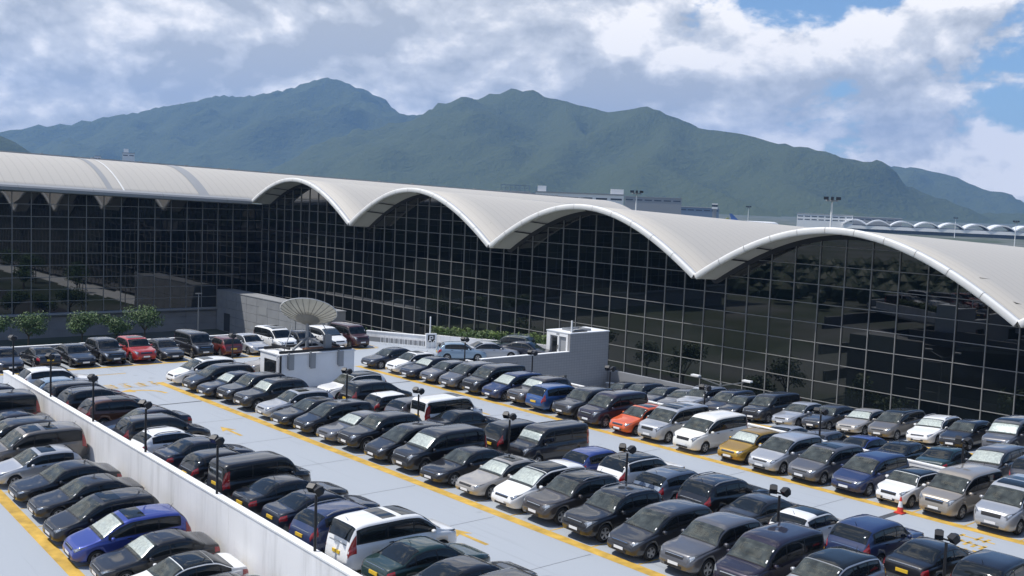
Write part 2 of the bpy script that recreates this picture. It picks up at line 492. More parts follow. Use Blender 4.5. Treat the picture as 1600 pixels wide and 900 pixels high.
def arrow(x, y, L_=2.6):      # points to +Y
    v = [(-0.1, -L_ / 2), (0.1, -L_ / 2), (0.1, L_ * 0.12), (0.42, L_ * 0.05), (0.0, L_ / 2), (-0.42, L_ * 0.05), (-0.1, L_ * 0.12)]
    me = mesh('direction_arrow', [(x + a, y + b_, 0.005) for a, b_ in v], [(0, 1, 2, 6), (2, 3, 4), (2, 4, 6), (6, 4, 5)])
    return ob('direction_arrow', me, 'yellow_paint', deck)
arrow(26.65, 54.4); arrow(26.2, 32.6); arrow(42.2, 36.0); arrow(42.2, 52.0)
def blocks(name, x, y, rows, cw, ch):
    """worn painted ground lettering: strokes of unreadable characters"""
    b = MB()
    for (cx, cy, w, h) in rows:
        b.add([(x + cx, y + cy, 0.005), (x + cx + w, y + cy, 0.005), (x + cx + w, y + cy + h, 0.005), (x + cx, y + cy + h, 0.005)], [(0, 1, 2, 3)])
    return b.build(name, 'yellow_paint', deck)
rs = []
rnd = random.Random(3)
for i in range(4):
    for j in range(5):
        if rnd.random() < 0.8: rs.append((i * 1.0 + 0.02 * j, j * 0.34, 0.72 * rnd.uniform(0.5, 1), 0.14))
    rs.append((i * 1.0 + rnd.uniform(0.1, 0.5), 0.0, 0.12, 1.5))
blocks('ground_lettering', 25.5, 69.6, rs, 1, 1)
blocks('ground_lettering', 40.6, 19.6, rs, 1, 1)
def curve_mark(x, y, s=1):
    v = []; f = []
    for i in range(9):
        t = i / 8 * math.pi / 2
        for r in (1.35, 1.6): v.append((x + s * (r * math.sin(t)), y + r * math.cos(t) * 1.2, 0.005))
        if i: f.append((2 * i - 2, 2 * i - 1, 2 * i + 1, 2 * i))
    k = len(v)
    v += [(x - s * 0.0, y + 1.2, 0.005), (x, y + 2.35, 0.005), (x - s * 0.9, y + 1.78, 0.005)]
    f.append((k, k + 1, k + 2))
    return ob('direction_arrow', mesh('direction_arrow', v, f), 'yellow_paint', deck)
curve_mark(26.6, 66.6); curve_mark(41.3, 17.4)
strip('bay_line', (26.5, 75.0), (28.6, 75.0), 0.16, 'yellow_paint', flat, deck)
# movement joints and saw-cut lines
strip('joint_cover', (24.6, 63.1), (28.9, 63.1), 0.16, 'steel_cover', flat, deck, 1, 0.008)
strip('joint_cover', (39.7, 62.8), (44.7, 62.8), 0.16, 'steel_cover', flat, deck, 1, 0.008)
strip('joint_cover', (39.7, 24.4), (44.9, 24.4), 0.30, 'steel_cover', flat, deck, 1, 0.008)
for y in (75.2, 69.4, 57.2, 51.4, 45.6, 39.8, 34.0, 28.2):
    strip('floor_joint', (24.7, y), (28.8, y), 0.022, 'joint', flat, deck)
    strip('floor_joint', (39.8, y - 1.1), (44.6, y - 1.1), 0.022, 'joint', flat, deck)

# walls of the car park ------------------------------------------------------
def long_wall(name, x0, x1, y0, y1, zb, zt, m, cap, label, cat, step=7.36):
    root = empty(name, ((x0 + x1) / 2, y0, 0))
    k = max(1, round((y1 - y0) / step))
    for i in range(k):
        a = y0 + (y1 - y0) * i / k + 0.006; c = y0 + (y1 - y0) * (i + 1) / k - 0.006
        v = []
        for y in (a, c):
            v += [(x0, y, zb(y)), (x1, y, zb(y)), (x1, y, zt(y)), (x0, y, zt(y))]
        o = ob('wall_panel', mesh('wall_panel', v, [(0, 1, 2, 3), (7, 6, 5, 4), (0, 4, 5, 1), (1, 5, 6, 2), (2, 6, 7, 3), (3, 7, 4, 0)]), m)
        o.parent = root; o.matrix_parent_inverse = root.matrix_basis.inverted()
        v = []
        for y in (a - 0.003, c + 0.003):
            v += [(x0 - 0.03, y, zt(y) + 0.003), (x1 + 0.03, y, zt(y) + 0.003), (x1 + 0.03, y, zt(y) + 0.07), (x0 - 0.03, y, zt(y) + 0.07)]
        o = ob('coping', mesh('coping', v, [(0, 1, 2, 3), (7, 6, 5, 4), (0, 4, 5, 1), (1, 5, 6, 2), (2, 6, 7, 3), (3, 7, 4, 0)]), cap)
        o.parent = root; o.matrix_parent_inverse = root.matrix_basis.inverted()
    tag(root, label, cat)
    return root
long_wall('retaining_wall', WALL_X - 0.13, WALL_X + 0.13, DECK_Y0, 70.0, lambda y: z_left(y) - 0.02, lambda y: wall_top(y) - 0.07, 'white_wall', 'white_cap',
          'long white concrete wall between the sunken left ramp and the upper deck', 'wall')
long_wall('parapet', PAR_X - 0.1, PAR_X + 0.1, DECK_Y0, 63.7, lambda y: -1.2, lambda y: 1.0, 'white_wall', 'white_cap',
          'low white parapet behind the row with the gold hatchback', 'wall', 8)
long_wall('parapet', 65.6, 65.8, DECK_Y0, 63.4, lambda y: z_right(y) - 0.1, lambda y: z_right(y) + 0.72, 'grey_plain', 'white_cap',
          'low pale parapet at the foot of the glass facade', 'wall', 8)
def xwall(name, x0, x1, y, label):
    root = empty(name, (x0, y, 0))
    k = round((x1 - x0) / 6)
    for i in range(k):
        a = x0 + (x1 - x0) * i / k; c = x0 + (x1 - x0) * (i + 1) / k
        o = boxo('wall_panel', 'grey_plain', (a + 0.005 - x0, c - 0.005 - x0, -0.1, 0.1, -0.3, 0.93), root)
        o = boxo('coping', 'white_cap', (a - x0, c - x0, -0.14, 0.14, 0.933, 1.0), root)
    tag(root, label, 'wall')
xwall('parapet', 4.0, 52.6, 84.2, 'grey parapet with white coping behind the far cross row of cars')

# diagonal planter wall with hedge on the far right corner of the deck
pw = empty('planter_wall', (53.6, 82.4, 0), math.atan2(67.0 - 82.4, 62.2 - 53.6))
plen = math.hypot(8.6, 15.4)
boxo('wall_panel', 'white_wall', (0, 6.0, 0, 0.3, -0.3, 0.85), pw)
boxo('wall_panel', 'white_wall', (6.01, plen, 0, 1.2, -0.3, 1.05), pw)
boxo('coping', 'white_cap', (-0.05, 5.99, -0.04, 0.34, 0.853, 0.93), pw)
boxo('plinth', 'grey_plain', (0, plen, -0.16, -0.003, 0.0, 0.42), pw)
tag(pw, 'white planter wall with a grey plinth at the far corner of the deck', 'wall')
def leafcloud(name, centers, n, size, m, parent=None, seed=1, up=0.3):
    """many leaf-sized quads scattered in ellipsoids; centers = [(c, rx, ry, rz, weight)]"""
    r = random.Random(seed); v = []; f = []
    ws = [c[4] for c in centers]
    for _ in range(n):
        c, rx, ry, rz, w = r.choices(centers, ws)[0]
        d = Vector((r.gauss(0, 1), r.gauss(0, 1), r.gauss(0, 1))).normalized()
        q = r.random() ** 0.35
        p = Vector((c[0] + d.x * rx * q, c[1] + d.y * ry * q, c[2] + d.z * rz * q))
        nrm = (d + Vector((r.uniform(-1, 1), r.uniform(-1, 1), r.uniform(-0.6, 1) + up))).normalized()
        a = nrm.orthogonal().normalized(); a.rotate(Matrix.Rotation(r.uniform(0, 6.28), 3, nrm)); bb = nrm.cross(a)
        s = size * r.uniform(0.6, 1.3)
        k = len(v)
        v += [p - a * s, p + bb * s * 0.45, p + a * s, p - bb * s * 0.45]
        f.append((k, k + 1, k + 2, k + 3))
    return ob(name, mesh(name, v, f), m, parent)
hd = empty('hedge', pw.location, pw.rotation_euler.z)
leafcloud('foliage', [((6.6 + i * 0.62, 0.62 + random.uniform(-.15, .15), 1.28 + random.uniform(-.1, .14)), 0.55, 0.45, 0.42, 1) for i in range(18)], 5200, 0.10, 'leaf', hd, 5)
leafcloud('new_growth', [((6.6 + i * 0.62, 0.55 + random.uniform(-.2, .2), 1.55 + random.uniform(-.1, .2)), 0.4, 0.4, 0.26, 1) for i in range(18)], 1500, 0.09, 'leaf_light', hd, 6)
tag(hd, 'clipped green hedge on the white planter wall before the glass', 'hedge')
# P sign board, white post beside it
sg = empty('parking_sign', (56.2, 76.0, 0), rad(-18))
boxo('board', 'white_cap', (-0.5, 0.5, -0.08, 0.08, 0.0, 1.3), sg, 0.01)
boxo('emblem', 'trim', (-0.32, 0.32, -0.090, -0.082, 0.52, 1.16), sg)
pm = MB(); pm.box(-0.17, -0.07, -0.097, -0.0915, 0.60, 1.08).box(-0.07, 0.14, -0.097, -0.0915, 0.99, 1.08).box(-0.07, 0.14, -0.097, -0.0915, 0.78, 0.86).box(0.10, 0.19, -0.0965, -0.0912, 0.80, 1.06)
pm.build('letter', 'plate_white', sg)
tag(sg, 'small white board with a black square at the end of planter wall', 'sign')
pl = empty('white_post', (56.75, 76.9, 0)); MB().cyl((0, 0, 0), (0, 0, 2.6), 0.07, 0.06, 10).build('pole', 'white_cap', pl); MB().cyl((0, 0, 2.6), (0, 0, 2.68), 0.075, 0.02, 10).build('cap', 'white_cap', pl)
tag(pl, 'slim white post standing beside the black square sign', 'post')
# bicycle-stand like white railing left of the planter
rl = empty('railing', (53.3, 79.6, 0), rad(-59))
for i in range(13):
    x = i * 0.46
    q = MB(); pts = [(x, 0, 0), (x, 0, 0.62)] + [(x + 0.16 * (1 - math.cos(t)), 0, 0.62 + 0.16 * math.sin(t)) for t in (0.8, 1.57, 2.35, 3.14)] + [(x + 0.32, 0, 0)]
    for a, c in zip(pts, pts[1:]): q.cyl(a, c, 0.022, n=6)
    q.build('hoop', 'white_cap', rl)
tag(rl, 'row of white metal hoops beside the maroon van', 'railing')
# maroon-side sign poles

# stair and lift tower with the tiled wall ----------------------------------
lt = empty('lift_tower', (61.6, 63.85, 0))
wl = MB()
wl.box(-9.4, 4.6, 0.0, 0.3, -1.0, 0.92)
wl.build('tiled_wall', 'grey_tile', lt)
boxo('coping', 'white_cap', (-9.42, -0.02, -0.03, 0.33, 0.923, 0.98), lt)
for (a, c, z0, z1) in [(-9.4, -2.6, -3.0, -1.003), (-0.2, 4.6, -3.6, -1.003)]:
    boxo('tiled_wall', 'grey_tile', (a, c, 0.0, 0.3, z0, z1), lt)
boxo('passage', 'joint', (-2.6, -0.2, 0.9, 1.2, -3.6, -0.9), lt)
boxo('passage_door', 'rust', (-2.3, -1.2, 0.75, 0.85, -3.2, -1.25), lt)
boxo('passage_door', 'far_blue', (-1.0, -0.4, 0.7, 0.8, -3.2, -1.2), lt)
boxo('tiled_wall', 'grey_tile', (0.0, 4.6, 0.003, 0.3, 0.925, 2.42), lt)
boxo('side_wall', 'white_cap', (4.3, 4.597, 0.303, 2.9, -1.0, 2.42), lt)
boxo('side_wall', 'white_cap', (0.0, 4.297, 2.6, 2.9, -1.0, 2.42), lt)
# white end wall with door and window openings
q = MB(); q.box(0.0, 0.25, 0.303, 0.5, 0.0, 2.42).box(0.0, 0.25, 1.38, 1.55, 0.0, 2.42).box(0.0, 0.25, 2.48, 2.598, 0.0, 2.42)
q.box(0.0, 0.25, 0.5, 1.38, 2.1, 2.42).box(0.0, 0.25, 1.55, 2.48, 2.1, 2.42).box(0.0, 0.25, 0.5, 1.38, 0.0, 0.35)
q.build('end_wall', 'white_cap', lt)
d = boxo('door', 'frame', (0.14, 0.19, 1.56, 2.47, 0.02, 2.09), lt)
boxo('door_glass', 'glass_dark', (0.125, 0.138, 1.70, 2.33, 0.25, 1.95), d)
boxo('window_pane', 'far_grey', (0.14, 0.17, 0.51, 1.37, 0.36, 2.09), lt)
boxo('lift_call_panel', 'chrome', (-0.02, -0.003, 1.42, 1.51, 1.0, 1.35), lt)
boxo('roof', 'hut_white', (-0.04, 4.64, -0.04, 2.94, 2.423, 2.50), lt)
q = MB(); q.box(1.0, 3.0, 0.6, 0.7, 2.503, 2.68).box(1.0, 3.0, 2.0, 2.1, 2.503, 2.68).box(1.0, 1.1, 0.7, 2.0, 2.503, 2.68).box(2.9, 3.0, 0.7, 2.0, 2.503, 2.68)
q.build('roof_upstand', 'galv', lt)
boxo('hatch', 'trim', (0.5, 2.2, 0.25, 0.55, 2.503, 2.58), lt)
MB().cyl((0.4, 0.3, 2.5), (0.4, 0.3, 3.5), 0.07, 0.07, 8).build('vent_pipe', 'white_cap', lt)
boxo('floor_number', 'far_grey', (-0.008, -0.002, 1.35, 1.7, 2.18, 2.34), lt)
tag(lt, 'grey tiled stair and lift tower with a white end wall', 'tower')

# ================================================================== TERMINAL
XR, XG, YL = 93.0, 97.0, 186.4       # rim plane, glass plane, left glass plane
VAL = [(183.0, 11.2), (149.1, 8.52), (113.2, 7.07), (77.0, 5.82), (41.1, 4.61), (5.1, 3.4)]
RISE = 6.55
SLOPE = 0.043
ARCH = [(VAL[i], VAL[i + 1]) for i in range(5)]
def arch_z(i, y, x=XR):
    (ya, za), (yb, zb_) = ARCH[i]
    t = (ya - y) / (ya - yb)
    rise = RISE if i else 5.5
    return za + (zb_ - za) * t + rise * 4 * t * (1 - t) * (1 - 0.10 * (1 - 4 * t * (1 - t))) - SLOPE * (x - XR)
def roof_z_at(y, x):
    y = min(y, 182.0)
    for i, ((ya, _), (yb, _)) in enumerate(ARCH):
        if yb <= y <= ya: return arch_z(i, y, x)
    return 5.0
T = empty('terminal_building', (XG, 100, gnd_z))
Ti = Matrix.Translation(T.location).inverted()
def tpart(o, parent=None):
    p = parent or T
    o.parent = p
    o.matrix_parent_inverse = Ti if p is T else Matrix.Identity(4)
    return o
def vault(i):
    (ya, za), (yb, zb_) = ARCH[i]
    nseg = 36; xs = [XR + 0.3, XR + 6, XR + 20, XR + 45, XR + 75, XR + 110]
    v = []; f = []
    for th in (0.0, -0.45):
        for x in xs:
            for k in range(nseg + 1):
                y = ya + (yb - ya) * k / nseg
                y2 = min(max(y, yb + 0.02), ya - 0.02)
                v.append((x, y2, arch_z(i, y, x) - 0.0009 * max(0, x - XR - 20) ** 1.35 + th))
    W = nseg + 1; nx = len(xs)
    for a in range(nx - 1):
        for k in range(nseg):
            p = a * W + k
            f.append((p, p + 1, p + W + 1, p + W))
            q_ = p + nx * W
            f.append((q_, q_ + W, q_ + W + 1, q_ + 1))
    for k in range(nseg):
        p = k; q_ = k + nx * W
        f.append((p, q_, q_ + 1, p + 1))
        p = (nx - 1) * W + k; q_ = p + nx * W
        f.append((p, p + 1, q_ + 1, q_))
    me = mesh('roof_vault', v, f, True)
    me.materials.append(MATS['roof_sheet']); me.materials.append(MATS['soffit'])
    for p in me.polygons:
        if p.normal.z < -0.1: p.material_index = 1
    o = tpart(ob('roof_vault', me))
    # rim of white panels along the arch edge
    npn = 11
    for s in range(npn):
        v = []; f = []; kk = 4
        for k in range(kk + 1):
            t = (s + k / kk * 0.984 + 0.008) / npn
            y = ya + (yb - ya) * t
            dy = 0.01; dz = (arch_z(i, max(yb, y - dy)) - arch_z(i, min(ya, y + dy))) / -(2 * dy)
            nv = Vector((0, -dz, 1)).normalized()
            z = arch_z(i, y)
            for (dx, dn) in ((0.5, 0.10), (0.06, 0.11), (-0.06, 0.05), (-0.10, -0.08), (-0.10, -0.46), (-0.04, -0.56), (0.5, -0.56)):
                v.append((XR + dx, y + nv.y * dn, z + nv.z * dn))
            if k:
                a = (k - 1) * 7; c = k * 7
                for j in range(7): f.append((a + j, a + (j + 1) % 7, c + (j + 1) % 7, c + j))
        r_ = ob('rim_panel', mesh('rim_panel', v, f), 'rim_white')
        for p in r_.data.polygons: p.use_smooth = True
        tpart(r_, o)
    # soffit struts near the springing
    for t in (0.13, 0.22, 0.5):
        y = ya + (yb - ya) * t
        q = MB().bar((XR + 0.4, y, arch_z(i, y) - 0.62), (XG, y + 0.4, arch_z(i, y, XG) - 0.75), 0.12, 0.14)
        tpart(q.build('soffit_strut', 'joint'), o)
    # small roof edge fin seen on the far ridge
    return o
for i in range(5): vault(i)
# left vault (over the wing that comes towards the car park)
def left_vault():
    ya, yb = 219.0, 183.0
    xs = [-60, -20, 10, 40, 58, 76, XR + 0.2, 120, 160, XR + 110]
    def zz(x, y):
        t = (ya - y) / (ya - yb)
        zv = 12.5 - 0.0275 * (x - 49)
        return zv + 5.7 * 4 * t * (1 - t)
    v = []; f = []; ns = 30
    for th in (0, -0.5):
        for x in xs:
            for k in range(ns + 1):
                y = ya + (yb - ya) * k / ns
                v.append((x, y, zz(x, y) + th))
    W = ns + 1; nx = len(xs)
    for a in range(nx - 1):
        for k in range(ns):
            p = a * W + k; f.append((p, p + W, p + W + 1, p + 1)[::-1]); q_ = p + nx * W; f.append((q_, q_ + W, q_ + W + 1, q_ + 1))
        p = a * W + ns; q_ = p + nx * W
        f.append((p, q_, q_ + W, p + W))
    me = mesh('roof_vault', v, f, True)
    o = tpart(ob('roof_vault', me, 'roof_sheet'))
    for x0 in range(-56, 93, 12):
        x1 = min(x0 + 11.97, 92.9)
        zf = lambda x: zz(x, yb)
        v = []
        for x in (x0, x1):
            v += [(x, yb - 0.35, zf(x) - 0.75), (x, yb - 0.42, zf(x) - 0.25), (x, yb - 0.2, zf(x) + 0.06), (x, yb + 0.5, zf(x) + 0.35), (x, yb + 0.5, zf(x) - 0.9)]
        g_ = ob('eave_panel', mesh('eave_panel', v, [(0, 1, 2, 3, 4), (9, 8, 7, 6, 5)] + [(j, 5 + j, 5 + (j + 1) % 5, (j + 1) % 5) for j in range(5)]), 'far_grey')
        tpart(g_, o)
    v = [(-60, yb + 0.4, zz(-60, yb) - 0.8), (XG, yb + 0.4, zz(XG, yb) - 0.8), (XG, YL, zz(XG, yb) - 0.7), (-60, YL, zz(-60, yb) - 0.7)]
    tpart(ob('soffit', mesh('soffit', v, [(0, 1, 2, 3)]), 'soffit'), o)
    # dark expansion strips across the roof
    for (x0, w, m) in ((66.5, 1.0, 'far_grey'), (69.2, 0.3, 'rim_white'), (83.0, 2.0, 'far_grey')):
        v = []; f = []
        for k in range(ns + 1):
            y = ya + (yb - ya) * k / ns
            for x in (x0, x0 + w): v.append((x, y, zz(x, y) + 0.06))
            if k: f.append((2 * k - 2, 2 * k - 1, 2 * k + 1, 2 * k))
        tpart(ob('roof_strip', mesh('roof_strip', v, f, True), m), o)
    # cable tray along the ridge with small brackets
    q = MB()
    for x in range(-20, 200, 9):
        q.box(x, x + 0.5, 201.2, 201.6, zz(x, 201) - 0.05, zz(x, 201) + 0.35)
    q.bar((-20, 201.4, zz(-20, 201) + 0.15), (200, 201.4, zz(200, 201) + 0.15), 0.25, 0.2)
    tpart(q.build('ridge_tray', 'far_grey'), o)
left_vault()
# tray / gutter line on far ridge of the vaults + white skylight edges
for i, (yy) in enumerate((131, 95, 59)):
    zt_ = roof_z_at(yy, XR + 30)
    q = MB().bar((XR + 24, yy + 4, roof_z_at(yy + 4, XR + 24) + 0.15), (XR + 44, yy + 4, roof_z_at(yy + 4, XR + 44) + 0.15), 0.8, 0.35)
    tpart(q.build('skylight', 'rim_white'))
# glass walls ---------------------------------------------------------------
def m_pane():
    m = bpy.data.materials.new('tinted_glass'); m.use_nodes = True
    t = m.node_tree; b_ = t.nodes['Principled BSDF']
    b_.inputs['Roughness'].default_value = 0.015
    b_.inputs['IOR'].default_value = 2.0
    oi = N('ShaderNodeObjectInfo', t)
    r = N('ShaderNodeValToRGB', t)
    r.color_ramp.elements[0].color = (0.002, 0.003, 0.0035, 1); r.color_ramp.elements[1].color = (0.010, 0.013, 0.013, 1)
    L(oi.outputs['Random'], r.inputs[0], t); L(r.outputs[0], b_.inputs['Base Color'], t)
    MATS['tinted_glass'] = m
m_pane()
Z0, DZ, DY = -12.4, 2.02, 3.0
ceil = lambda y: roof_z_at(y, XG) - 0.8
bv = []; bf = []
for i, y in enumerate(np.linspace(5.2, YL + 0.3, 150)):
    bv += [(XG + 0.25, y, gnd_z), (XG + 0.25, y, ceil(y) + 0.5)]
    if i: bf.append((2 * i - 2, 2 * i, 2 * i + 1, 2 * i - 1))
gw = tpart(ob('glass_wall', mesh('glass_wall', bv, bf), 'joint'))
panes = []          # (area-ish key, verts, world centre)
mull = MB(); bars = []
yc = 60.62
cols = [yc + DY * k for k in range(-18, 43)]
cols = [y for y in cols if 5.5 < y < YL - 0.2] + [YL - 0.1]
ceil = lambda y: roof_z_at(y, XG) - 0.8
for a, c in zip(cols, cols[1:]):
    zmax = max(ceil(a), ceil(c), ceil((a + c) / 2))
    z = Z0
    while z < zmax - 0.2:
        tops = []
        for y in (c - 0.05, a + 0.05):
            tops.append(min(z + DZ - 0.05, ceil(y)))
        if tops[0] > z + 0.15 or tops[1] > z + 0.15:
            t0 = max(tops[0], z + 0.06); t1 = max(tops[1], z + 0.06)
            pts = [(XG, a + 0.05, z + 0.05), (XG, c - 0.05, z + 0.05), (XG, c - 0.05, t0), (XG, a + 0.05, t1)]
            panes.append((pts, 0))
        z += DZ
for a in cols:
    mull.box(XG - 0.13, XG + 0.05, a - 0.04, a + 0.04, Z0, max(Z0 + 1, ceil(a)))
k = 0
while True:
    z = Z0 + k * DZ
    if z > 15: break
    # horizontal transoms, split where the arches cut them
    run = None
    ys = np.arange(5.5, YL, 0.5)
    for y in list(ys) + [999]:
        ok = y < 900 and ceil(y) > z
        if ok and run is None: run = y
        if not ok and run is not None:
            e_ = min(y, YL) if y < 900 else YL
            if e_ - run > 0.8: mull.box(XG - 0.10, XG + 0.04, run, e_ - 0.4, z - 0.032, z + 0.032)
            run = None
    k += 1
tpart(mull.build('mullion_grid', 'frame'), gw)
# dark arch edge beam just under the vault
for i in range(5):
    (ya, _), (yb, _) = ARCH[i]
    q = MB()
    for k in range(24):
        y0 = ya + (yb - ya) * k / 24; y1 = ya + (yb - ya) * (k + 1) / 24
        if max(y0, y1) > YL: continue
        q.bar((XG - 0.05, y0, ceil(min(max(y0, yb + .01), ya - .01)) + 0.1), (XG - 0.05, y1, ceil(min(max(y1, yb + .01), ya - .01)) + 0.1), 0.3, 0.5)
    tpart(q.build('edge_beam', 'joint'), gw)
# left wing glass
LX0 = 20.0
lm = MB()
lcols = [XG - 0.06 - 2.99 * k for k in range(0, 48)]
leave = lambda x: 12.5 - 0.0275 * (x - 49) - 0.75
SILL = -8.95
for a, c in zip(lcols[1:], lcols):
    for k in range(12):
        z = SILL + 0.15 + k * 2.03
        zt_ = min(z + 1.93, min(leave(a), leave(c)))
        if zt_ < z + 0.2: break
        panes.append(([(a + 0.05, YL, z), (c - 0.05, YL, z), (c - 0.05, YL, zt_), (a + 0.05, YL, zt_)], 1))
for a in lcols: lm.box(a - 0.05, a + 0.05, YL - 0.12, YL + 0.05, SILL, leave(a))
for k in range(11): lm.box(lcols[-1], XG - 0.1, YL - 0.09, YL + 0.04, SILL + 0.10 + k * 2.03 - 0.04, SILL + 0.10 + k * 2.03 + 0.04)
lw = tpart(ob('glass_wall', mesh('glass_wall', [(lcols[-1], YL + 0.2, SILL), (XG, YL + 0.2, SILL), (XG, YL + 0.2, leave(XG)), (lcols[-1], YL + 0.2, leave(lcols[-1]))], [(0, 1, 2, 3)]), 'joint'))
tpart(lm.build('mullion_grid', 'frame'), lw)
sill = MB().cyl((lcols[-1], YL - 0.25, SILL - 0.1), (XG - 0.5, YL - 0.25, SILL - 0.1), 0.32, 0.32, 10)
tpart(sill.build('sill_rail', 'galv'), lw)
# plinth below the left glass in grey cladding
kk = 0
for a in range(-44, 96, 6):
    for (z0, z1) in ((gnd_z, gnd_z + 1.3), (gnd_z + 1.32, gnd_z + 2.6), (gnd_z + 2.62, SILL - 0.42)):
        o = MB().box(a + 0.015, a + 5.985, YL + 0.1, YL + 0.4, z0 + 0.01, z1).build('cladding_panel', 'grey_plain'); tpart(o, lw); kk += 1
# panes: the 300 that show largest are single pieces, the rest one piece of stuff
def show(p):
    c = [sum(q[j] for q in p[0]) / 4 for j in range(3)]
    d2 = c[0] ** 2 + c[1] ** 2
    vis = 1.0
    if p[1] == 0 and (c[1] > 187 or c[1] < 40 or c[2] < -9): vis = 0.2
    if p[1] == 1 and c[0] < 48: vis = 0.1
    return vis / d2 * abs(p[0][2][2] - p[0][1][2])
panes.sort(key=show, reverse=True)
cache = {}
rp = random.Random(11)
def pane_mesh(pts):
    c = Vector((sum(q[0] for q in pts) / 4, sum(q[1] for q in pts) / 4, sum(q[2] for q in pts) / 4))
    loc = tuple(tuple(round(a - b_, 3) for a, b_ in zip(q, c)) for q in pts)
    if loc not in cache: cache[loc] = mesh('pane', loc, [(0, 3, 2, 1)] if abs(loc[0][0] - loc[1][0]) < 1e-6 else [(0, 1, 2, 3)])
    return cache[loc], c
rest = MB()
for i, (pts, side_) in enumerate(panes):
    tilt = (rp.gauss(0, 0.0022), rp.gauss(0, 0.0022))
    if i < 300:
        me, c = pane_mesh(pts)
        o = ob('pane', me, 'tinted_glass', None, c, (0, tilt[0], tilt[1]) if side_ == 0 else (tilt[0], 0, tilt[1]))
        tpart(o, gw if side_ == 0 else lw)
    else:
        rest.add([(q[0] + (rp.gauss(0, .002) if side_ == 0 else 0), q[1] + (rp.gauss(0, .002) if side_ == 1 else 0), q[2]) for q in pts], [(0, 3, 2, 1) if side_ == 0 else (0, 1, 2, 3)])
o = tpart(rest.build('pane', 'tinted_glass'), gw); tag(o, kind='stuff')
tag(T, 'long glass terminal hall under a row of pale arched roof vaults', 'building')
# low stone-clad annex before the corner of the glass hall
an = empty('annex_building', (88.0, 146.6, gnd_z))
for r_ in range(5):
    for c in range(10):
        boxo('cladding_panel', 'clad_stone', (0.02 * (r_ % 2), 0.3, c * 3.97 + 0.03, c * 3.97 + 3.94, r_ * 1.47 + 0.02, r_ * 1.47 + 1.45), an)
for r_ in range(5):
    for c in range(2):
        boxo('cladding_panel', 'grey_plain', (0.31 + c * 1.5, 0.29 + c * 1.5 + 1.5, -0.003, 0.3, r_ * 1.47 + 0.02, r_ * 1.47 + 1.45), an)
boxo('roof', 'clad_stone', (-0.06, 3.4, -0.06, 39.75, 7.36, 7.5), an)
boxo('door', 'joint', (-0.02, -0.004, 34.2, 36.6, 0.1, 3.4), an)
boxo('louvre', 'far_grey', (-0.012, -0.002, 20.2, 23.0, 4.6, 5.9), an)
tag(an, 'low pale stone-clad annex behind the satellite dish, against the glass corner', 'building')

# ================================================================== HILLS
def vnoise(x, y, seed):
    xi = np.floor(x).astype(np.int64); yi = np.floor(y).astype(np.int64)
    fx = x - xi; fy = y - yi
    fx = fx * fx * fx * (fx * (fx * 6 - 15) + 10); fy = fy * fy * fy * (fy * (fy * 6 - 15) + 10)
    def h(a, b_):
        k = (a * 374761393 + b_ * 668265263 + seed * 144665) & 0x7fffffff
        k = ((k ^ (k >> 13)) * 1274126177) & 0x7fffffff
        return ((k ^ (k >> 16)) & 0xffff) / 65535.0
    return (h(xi, yi) * (1 - fx) + h(xi + 1, yi) * fx) * (1 - fy) + (h(xi, yi + 1) * (1 - fx) + h(xi + 1, yi + 1) * fx) * fy
def fbm(x, y, seed, oct=5, ridged=False):
    s = 0; a = 1; t = 0
    for o in range(oct):
        n_ = vnoise(x * 2 ** o, y * 2 ** o, seed + o)
        if ridged: n_ = 1 - np.abs(2 * n_ - 1)
        s = s + a * n_; t += a; a *= 0.5
    return s / t
def pdir(px, py):
    v = _r * (px - 800) + _d * (py - 450) + _f * 1674.0
    return v
def ridge_pts(lst):
    """crest of a hill range: bearing and height angle of each summit or saddle, with its distance in metres"""
    out = []
    for px, py, D in lst:
        v = pdir(px, py); h = math.hypot(v.x, v.y)
        out.append((v.x / h * D, v.y / h * D, CAM_H + v.z / h * D))
    return np.array(out)
R1 = ridge_pts([(-500, 200, 8600), (-300, 190, 8500), (-100, 208, 8300), (0, 207, 8200), (60, 195, 8200), (100, 193, 8200), (190, 178, 8200), (290, 160, 8100), (335, 146, 8100), (380, 150, 8000), (430, 140, 8000), (480, 127, 8000), (512, 121, 8000), (540, 127, 8000), (560, 142, 8000), (605, 162, 7900), (640, 195, 7800), (700, 230, 7600), (800, 260, 7200)])
R2 = ridge_pts([(430, 300, 5200), (540, 270, 5600), (640, 197, 6200), (700, 167, 6100), (760, 144, 6000), (805, 134, 5900), (850, 143, 5800), (885, 156, 5700), (945, 176, 5500), (1010, 166, 5300), (1050, 184, 5200), (1100, 197, 5100), (1210, 222, 4900), (1260, 228, 4900), (1340, 262, 4900), (1400, 285, 4900), (1500, 318, 4900)])
R3 = ridge_pts([(885, 158, 5680), (900, 200, 5200), (870, 250, 4600), (800, 285, 4100), (760, 320, 3700)])
R4 = ridge_pts([(1050, 186, 5180), (1040, 230, 4700), (1010, 250, 4400), (985, 290, 4000), (960, 330, 3700)])
R5 = ridge_pts([(1010, 250, 4400), (1090, 285, 4100), (1180, 320, 3800), (1240, 345, 3600)])
R6 = ridge_pts([(1210, 224, 4880), (1200, 270, 4500), (1260, 300, 4200), (1330, 325, 4000), (1420, 345, 3900)])
R7 = ridge_pts([(1300, 290, 7600), (1340, 264, 7600), (1380, 254, 7600), (1410, 260, 7600), (1435, 261, 7600), (1495, 278, 7500), (1560, 308, 7500), (1620, 330, 7500)])
R8 = ridge_pts([(-420, 190, 4400), (-200, 185, 4300), (-60, 198, 4200), (0, 208, 4200), (40, 228, 4200), (90, 250, 4100), (160, 290, 4000)])
R9 = ridge_pts([(1400, 336, 5000), (1480, 332, 5200), (1600, 332, 5300), (1700, 330, 5500)])
